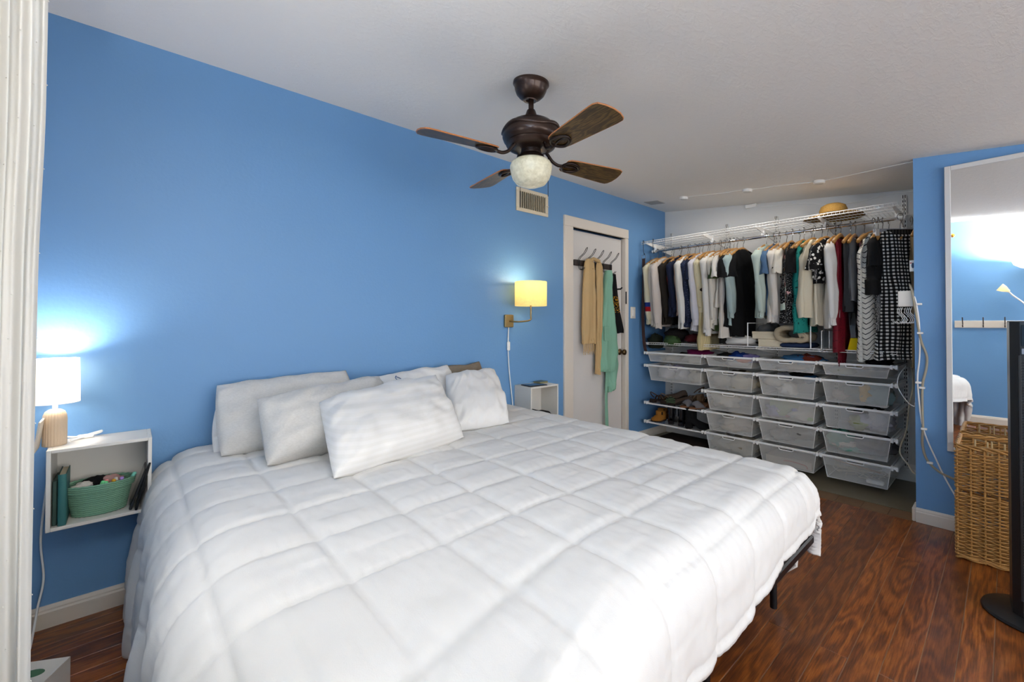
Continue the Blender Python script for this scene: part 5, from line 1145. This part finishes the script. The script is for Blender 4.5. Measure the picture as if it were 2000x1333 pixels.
# scarves on the door
def drape(name, label, cat, rows, y, th, m, seed, fold=(4, .008), fringe=None):
    t = thing(name, label, cat, (rows[0][1], y, rows[0][0])); mb = MB()
    R = [(Vector(((a+c)/2, y, z)), abs(c-a)/2, th) for z, a, c in rows]; ringtube(mb, R, (1, 0, 0), (0, 1, 0), 36, fold, seed, 6); mb.build('cloth', m, t, True)
    if fringe:
        z, a, c = rows[-1]; b = MB()
        for k in range(fringe[0]): x = a+.01+(c-a-.02)*k/(fringe[0]-1); b.tube([(x, y-.006, z+.01), (x+.003*math.sin(k*2), y-.008, z-fringe[1]*.5), (x+.004*math.cos(k*3), y-.006, z-fringe[1]*(1-.15*(k % 3)))], .003, 4)
        o = b.build('fringe', m, t); o['kind'] = 'stuff'
    return t
bei = FB('camel_wool', 'c4a577'); mintf = FB('mint_jersey', '84b39b')
drape('scarf', 'camel fringed scarf hanging on the left hooks of the door', 'scarf', [(H+.585, 3.085, 3.15), (H+.55, 3.06, 3.19), (H+.3, 3.035, 3.205), (H+.0, 3.025, 3.20), (H-.19, 3.02, 3.195)], YD-.055, .022, bei, 3, (4, .008), (16, .10))
drape('scarf', 'second camel scarf end hanging beside the mint robe', 'scarf', [(H+.57, 3.24, 3.30), (H+.53, 3.225, 3.32), (H+.2, 3.225, 3.325), (H-.1, 3.215, 3.30), (H-.3, 3.22, 3.28), (H-.48, 3.22, 3.27)], YD-.05, .020, bei, 5, (3, .008))
b = MB(); b.tube(spline([(3.13, YD-.07, H+.57), (3.19, YD-.05, H+.592), (3.26, YD-.06, H+.575)], 5), .018, 8); 
for o in [o for o in COL.objects if o.get('label', '').startswith('second camel')]: b.build('neck_loop', bei, o, True)
drape('robe', 'mint green robe hanging from the fourth door hook', 'robe', [(H+.50, 3.36, 3.42), (H+.44, 3.345, 3.44), (H+.2, 3.32, 3.47), (H-.1, 3.285, 3.53), (H-.3, 3.27, 3.555), (H-.43, 3.265, 3.50), (H-.46, 3.27, 3.49)], YD-.06, .032, mintf, 7, (5, .012))
for o in [o for o in COL.objects if o.get('label', '').startswith('mint green robe')]:
    mb = MB(); ringtube(mb, [(Vector((3.46, YD-.05, H-.15)), .09, .02), (Vector((3.46, YD-.05, H-.40)), .095, .022), (Vector((3.47, YD-.05, H-.64)), .05, .02), (Vector((3.43, YD-.05, H-.66)), .04, .016)], (1, 0, 0), (0, 1, 0), 24, (3, .014), 4, 5); mb.build('hanging_sleeve', mintf, o, True)
    mb = MB(); ringtube(mb, [(Vector((3.40, YD-.045, H-.4)), .02, .006), (Vector((3.385, YD-.045, H-.7)), .02, .006), (Vector((3.39, YD-.045, H-1.0)), .024, .006)], (1, 0, 0), (0, 1, 0), 10, (1, .002), 4, 5); mb.build('belt', mintf, o, True)
    MB().box(3.29, 3.36, YD-.10, YD-.093, H-.17, H-.03, .002).build('pocket', mintf, o)
drape('apron', 'black cloth with a yellow print on the rightmost door hook', 'apron', [(H+.475, 3.485, 3.52), (H+.4, 3.475, 3.535), (H+.1, 3.50, 3.60), (H-.07, 3.53, 3.665), (H-.10, 3.55, 3.66)], YD-.05, .016, pat('black_yellow_print', lambda k, u, v: k.mix(k.M('MULTIPLY', k.M('MULTIPLY', k.M('GREATER_THAN', v, H+.1), k.M('LESS_THAN', v, H+.26)), k.M('GREATER_THAN', k.noise(80, 2, k.co('UV')), .56)), lin('0e0e10'), lin('c08a18'))), 9, (3, .006))

# ================================================================== PIER: junction box, cables, mirror
t = thing('junction_box', 'blank white square plate on the closet side of the mirror wall', 'wall plate', (3.68, .40, H+.15))
MB().box(3.640, 3.652, .388, .465, H+.105, H+.205, .003).build('plate', m_whtwood, t)
MB().box(3.640, 3.70, .386, .396, H+.105, H+.205, .002).build('mount', m_whtwood, t)
t2 = thing('logo_plate', 'small white plate with a red and blue emblem at the wall edge above the hangers', 'wall plate', (3.66, .40, H+.36))
MB().box(3.640, 3.648, .386, .408, H+.325, H+.395, .001).build('plate', m_whtwood, t2)
MB().prism([(.007*math.cos(a), .018*math.sin(a)) for a in [2*PI*k/12 for k in range(12)]], .0, .0006, Matrix.Translation((3.6397, .392, H+.362)) @ Matrix.Rotation(-PI/2, 4, 'Y') @ Matrix.Rotation(PI/2, 4, 'Z')).build('blue_emblem', plain('emblem_blue', '20405f', .5), t2)
MB().prism([(.004*math.cos(a), .004*math.sin(a)) for a in [2*PI*k/10 for k in range(10)]], .0, .0007, Matrix.Translation((3.6396, .401, H+.378)) @ Matrix.Rotation(-PI/2, 4, 'Y')).build('red_emblem', plain('emblem_red', 'b02830', .5), t2)
t = thing('wire_hanger_hooks', 'bunch of bare white hanger hooks under the blank plate', 'hooks', (3.70, .43, H+.1))
for k in range(7):
    y = .400+.011*k; x = 3.645+.016*(k % 4); b = MB(); b.tube(spline([(x, y, H+.10), (x-.004, y+.006, H+.07), (x-.004, y-.012, H+.045), (x-.002, y-.022, H+.022), (x, y-.012, H+.004), (x, y+.018, H+.002), (x, y+.03, H+.014)], 5), .0022, 5); b.build('hook', m_wht, t, True)
XS = XP-.006
def cable(name, label, pts, r, mat, clips=()):
    t = thing(name, label, 'cable', pts[0]); b = MB(); b.tube(spline(pts, 7), r, 8); b.build('cable', mat, t, True)
    for (y, z) in clips: MB().box(XP-.02, XP, y-.014, y+.014, z-.006, z+.006, .002).build('clip', m_wht, t)
cg = plain('grey_cable_sheath', 'a59c88', .5)
cable('thick_cable', 'thick grey-beige cable clipped down the edge of the mirror wall', [(3.68, .41, H+.24), (3.632, .394, H+.20), (3.622, .388, H+.15), (XS, .375, H+.05), (XS, .362, H-.06), (XS, .352, H-.12), (XS, .330, H-.20), (XS, .333, H-.28), (XS, .350, H-.38), (XS, .352, H-.55), (XS, .350, H-.64), (XS, .353, H-.74), (XS, .333, H-.83), (XS, .28, H-.89), (XS, .21, H-.92)], .0065, cg, ((.352, H-.395), (.345, H-.645), (.320, H-.845)))
cable('thin_cable', 'thin white cable running down beside the thick one', [(3.67, .40, H+.21), (3.625, .385, H+.17), (XS, .372, H+.10), (XS, .362, H-.02), (XS, .362, H-.20), (XS, .372, H-.32), (XS, .370, H-.42), (XS, .358, H-.58), (XS, .340, H-.68), (XS, .30, H-.80), (XS, .255, H-.92), (XS, .21, H-1.02)], .0042, m_wht, ((.362, H+.118), (.358, H-.06), (.368, H-.365)))
b = MB(); b.tube(spline([(4.15, .46, H-.30), (3.95, .43, H-.42), (3.86, .44, H-.55), (3.9, .46, H-.72), (3.86, .49, H-.86), (3.80, .44, H-.93), (3.70, .40, H-.95), (3.66, .36, H-.94)], 8), .0045, 6); o = b.build('loose_cable', cg, None, True); tag(o, 'beige cable looping loosely beside the right column of baskets', 'cable')
b = MB(); b.tube(spline([(4.1, .48, H-.30), (3.93, .50, H-.36), (3.90, .50, H-.44), (3.85, .45, H-.52), (3.72, .40, H-.53), (3.66, .39, H-.50)], 8), .003, 6); o = b.build('loose_cable', m_wht, None, True); tag(o, 'thin white cable looping out beside the top right baskets', 'cable')
# mirror
mr = thing('wall_mirror', 'large frameless-looking mirror in a thin white frame on the right wall', 'mirror', (XP, -.3, H))
m_mir = plain('mirror_silver', 'f4f6f6', .01, 1)
my1, my0, mz0, mz1 = .243, -.75, H-.752, H+.925; xm = XP-.035
MT = Matrix.Translation((XP-.012, 0, mz0)) @ Matrix.Rotation(math.radians(-0.35), 4, 'Y') @ Matrix.Translation((-(XP-.012), 0, -mz0))
fr = plain('pale_grey_frame', 'c9c8c6', .4)
MB().box(XP-.028, XP-.022, my0+.02, my1-.02, mz0+.02, mz1-.02).xf(MT).build('glass', m_mir, mr)
for q in ((my1-.026, my1, mz0, mz1), (my0, my0+.026, mz0, mz1)): MB().box(XP-.036, XP-.012, q[0], q[1], q[2], q[3], .002).xf(MT).build('frame_side', fr, mr)
for q in ((mz0, mz0+.026), (mz1-.026, mz1)): MB().box(XP-.036, XP-.012, my0+.026, my1-.026, q[0], q[1], .002).xf(MT).build('frame_rail', fr, mr)

# ================================================================== WICKER HAMPER
def wicker():
    t = thing('wicker_hamper', 'tall open wicker hamper against the mirror wall behind the tower fan', 'hamper', (3.38, -.02, 0))
    x0, x1, ya, yb, zt_ = 3.215, 3.555, -.26, .185, H-.645; mw = plain('golden_willow', 'a77a40', .5, bump=.2, bscale=90, var=.35)
    cr = .03
    def per(n, ins=0):
        pts = []; a0, a1, c0, c1 = x0+ins, x1-ins, ya+ins, yb-ins
        L = [((a0, c0), (a1, c0)), ((a1, c0), (a1, c1)), ((a1, c1), (a0, c1)), ((a0, c1), (a0, c0))]; tot = 2*((a1-a0)+(c1-c0)); d = tot/n; out = []; acc = 0
        for (p, q) in L:
            ln = math.hypot(q[0]-p[0], q[1]-p[1])
            while acc < ln-1e-9: f = acc/ln; out.append((p[0]+(q[0]-p[0])*f, p[1]+(q[1]-p[1])*f)); acc += d
            acc -= ln
        return out[:n]
    NS = 32; st = per(NS)
    for (x, y) in st: MB().tube([(x, y, .004), (x, y, zt_)], .0042, 6).build('stake', mw, t)
    ctr = ((x0+x1)/2, (ya+yb)/2)
    per4 = per(NS*4); b = MB(); rows = 62; dz = (zt_-.03)/rows
    for r_ in range(rows):
        z = .015+r_*dz
        if r_ in (38, 39): continue
        pts = []
        for i, (x, y) in enumerate(per4):
            ph = math.cos(PI*(i/4)+PI*(r_ % 2)); nx, ny = 0, 0
            if abs(x-x0) < .004: nx = -1
            elif abs(x-x1) < .004: nx = 1
            if abs(y-ya) < .004: ny = -1
            elif abs(y-yb) < .004: ny = 1
            l = math.hypot(nx, ny) or 1; o = .0075*ph; pts.append((x+nx/l*o, y+ny/l*o, z+.0015*math.sin(i*.7+r_)))
        b.tube(pts, .0040, 5, True)
    o = b.build('woven_strands', mw, t, True); o['kind'] = 'stuff'
    b = MB()
    for ph in (0, 2.1, 4.2):
        pp = per(140); b.tube([(x+.008*math.cos(i*.45+ph)*(1 if abs(x-ctr[0]) > .1 else .4), y+.008*math.cos(i*.45+ph)*.6, zt_+.006+.008*math.sin(i*.45+ph)) for i, (x, y) in enumerate(pp)], .0055, 5, True)
    b.build('braided_rim', mw, t, True)
    b = MB()
    for ph in (0, 3.1):
        pp = per(120); b.tube([(x, y+.004*math.cos(i*.5+ph), .012+.007*math.sin(i*.5+ph)) for i, (x, y) in enumerate(pp)], .0055, 5, True)
    b.build('base_band', mw, t, True); MB().box(x0+.008, x1-.008, ya+.008, yb-.008, .003, .01).build('bottom', mw, t)
    return x0, x1, ya, yb, zt_
hx0, hx1, hya, hyb, hzt = wicker()
b = MB()
for y in (.12, .06, -.0): b.tube([(3.34, y, hzt-.25), (3.34, y, hzt+.028), (3.34, y-.045, hzt+.024), (3.34, y-.045, hzt-.25)], .004, 6)
o = b.build('wicker_divider', plain('pale_willow', 'b39a70', .5)); tag(o, 'pale wicker loops sticking up inside the hamper', 'divider')

# ================================================================== TOWER FAN
t = thing('tower_fan', 'black tower fan on a round base at the right edge', 'fan', (2.75, -.09, 0))
b = MB(); b.lathe([(.0, .0), (.175, 0), (.180, .006), (.176, .016), (.12, .028), (.05, .036), (0, .036)], n=48); b.xf(Matrix.Translation((2.78, -.09, .0)) @ Matrix.Diagonal((.92, 1, 1, 1))); b.build('base', m_blackp, t, 'auto')
TF = Matrix.Translation((2.77, -.105, 0)) @ Matrix.Rotation(math.radians(4), 4, 'Z')
oc = [(-.085, -.075), (-.085, .075), (-.06, .102), (.06, .102), (.09, .07), (.09, -.07), (.06, -.102), (-.06, -.102)]
oc = [(-.075, -.078), (-.075, .078), (-.045, .104), (.06, .104), (.09, .07), (.09, -.07), (.06, -.104), (-.045, -.104)]
b = MB(); b.prism(oc, .03, H+.006, TF); b.build('column', m_blackp, t)
MB().box(-.083, -.0755, -.074, .074, H-.092, H-.006, .001, TF).build('control_panel', plain('glossy_black', '1c2328', .12), t)
MB().box(-.082, -.0755, -.074, .074, H-.125, H-.102, .001, TF).build('silver_band', plain('satin_silver', '8f939c', .3, .6), t)
b = MB()
for side in (-.080, .080): b.box(-.086, -.0755, side-.004, side+.004, .10, H-.13, .001, TF)
b.build('grille_frame', m_blackp, t)
mgr = plain('grille_grey_black', '1b1b1e', .3)
for i in range(86):
    z = .11+i*.0112; MB().box(-.084, -.0755, -.075, .075, z, z+.0035, 0, TF).build('grille_louvre', mgr, t)
def text(s, size, M, mat, parent, name):
    c = D.curves.new(name, 'FONT'); c.body = s; c.size = size; c.extrude = .0003; o = D.objects.new(name, c); COL.objects.link(o); c.materials.append(mat); o.parent = parent
    dg = bpy.context.evaluated_depsgraph_get(); me = D.meshes.new_from_object(o.evaluated_get(dg)); D.objects.remove(o)
    o = D.objects.new(name, me); COL.objects.link(o); o.parent = parent; o.matrix_local = Matrix.Translation(-Vector(parent.location)) @ M; return o
Mt = TF @ Matrix.Translation((-.0838, .060, H-.088)) @ Matrix(((0, 0, -1, 0), (-1, 0, 0, 0), (0, 1, 0, 0), (0, 0, 0, 1)))
mlet = plain('white_print', 'e8e8ea', .5)
text('X', .020, Mt, mlet, t, 'lettering'); text('TRA AIR', .0115, Mt @ Matrix.Translation((.0135, .001, 0)), mlet, t, 'lettering')
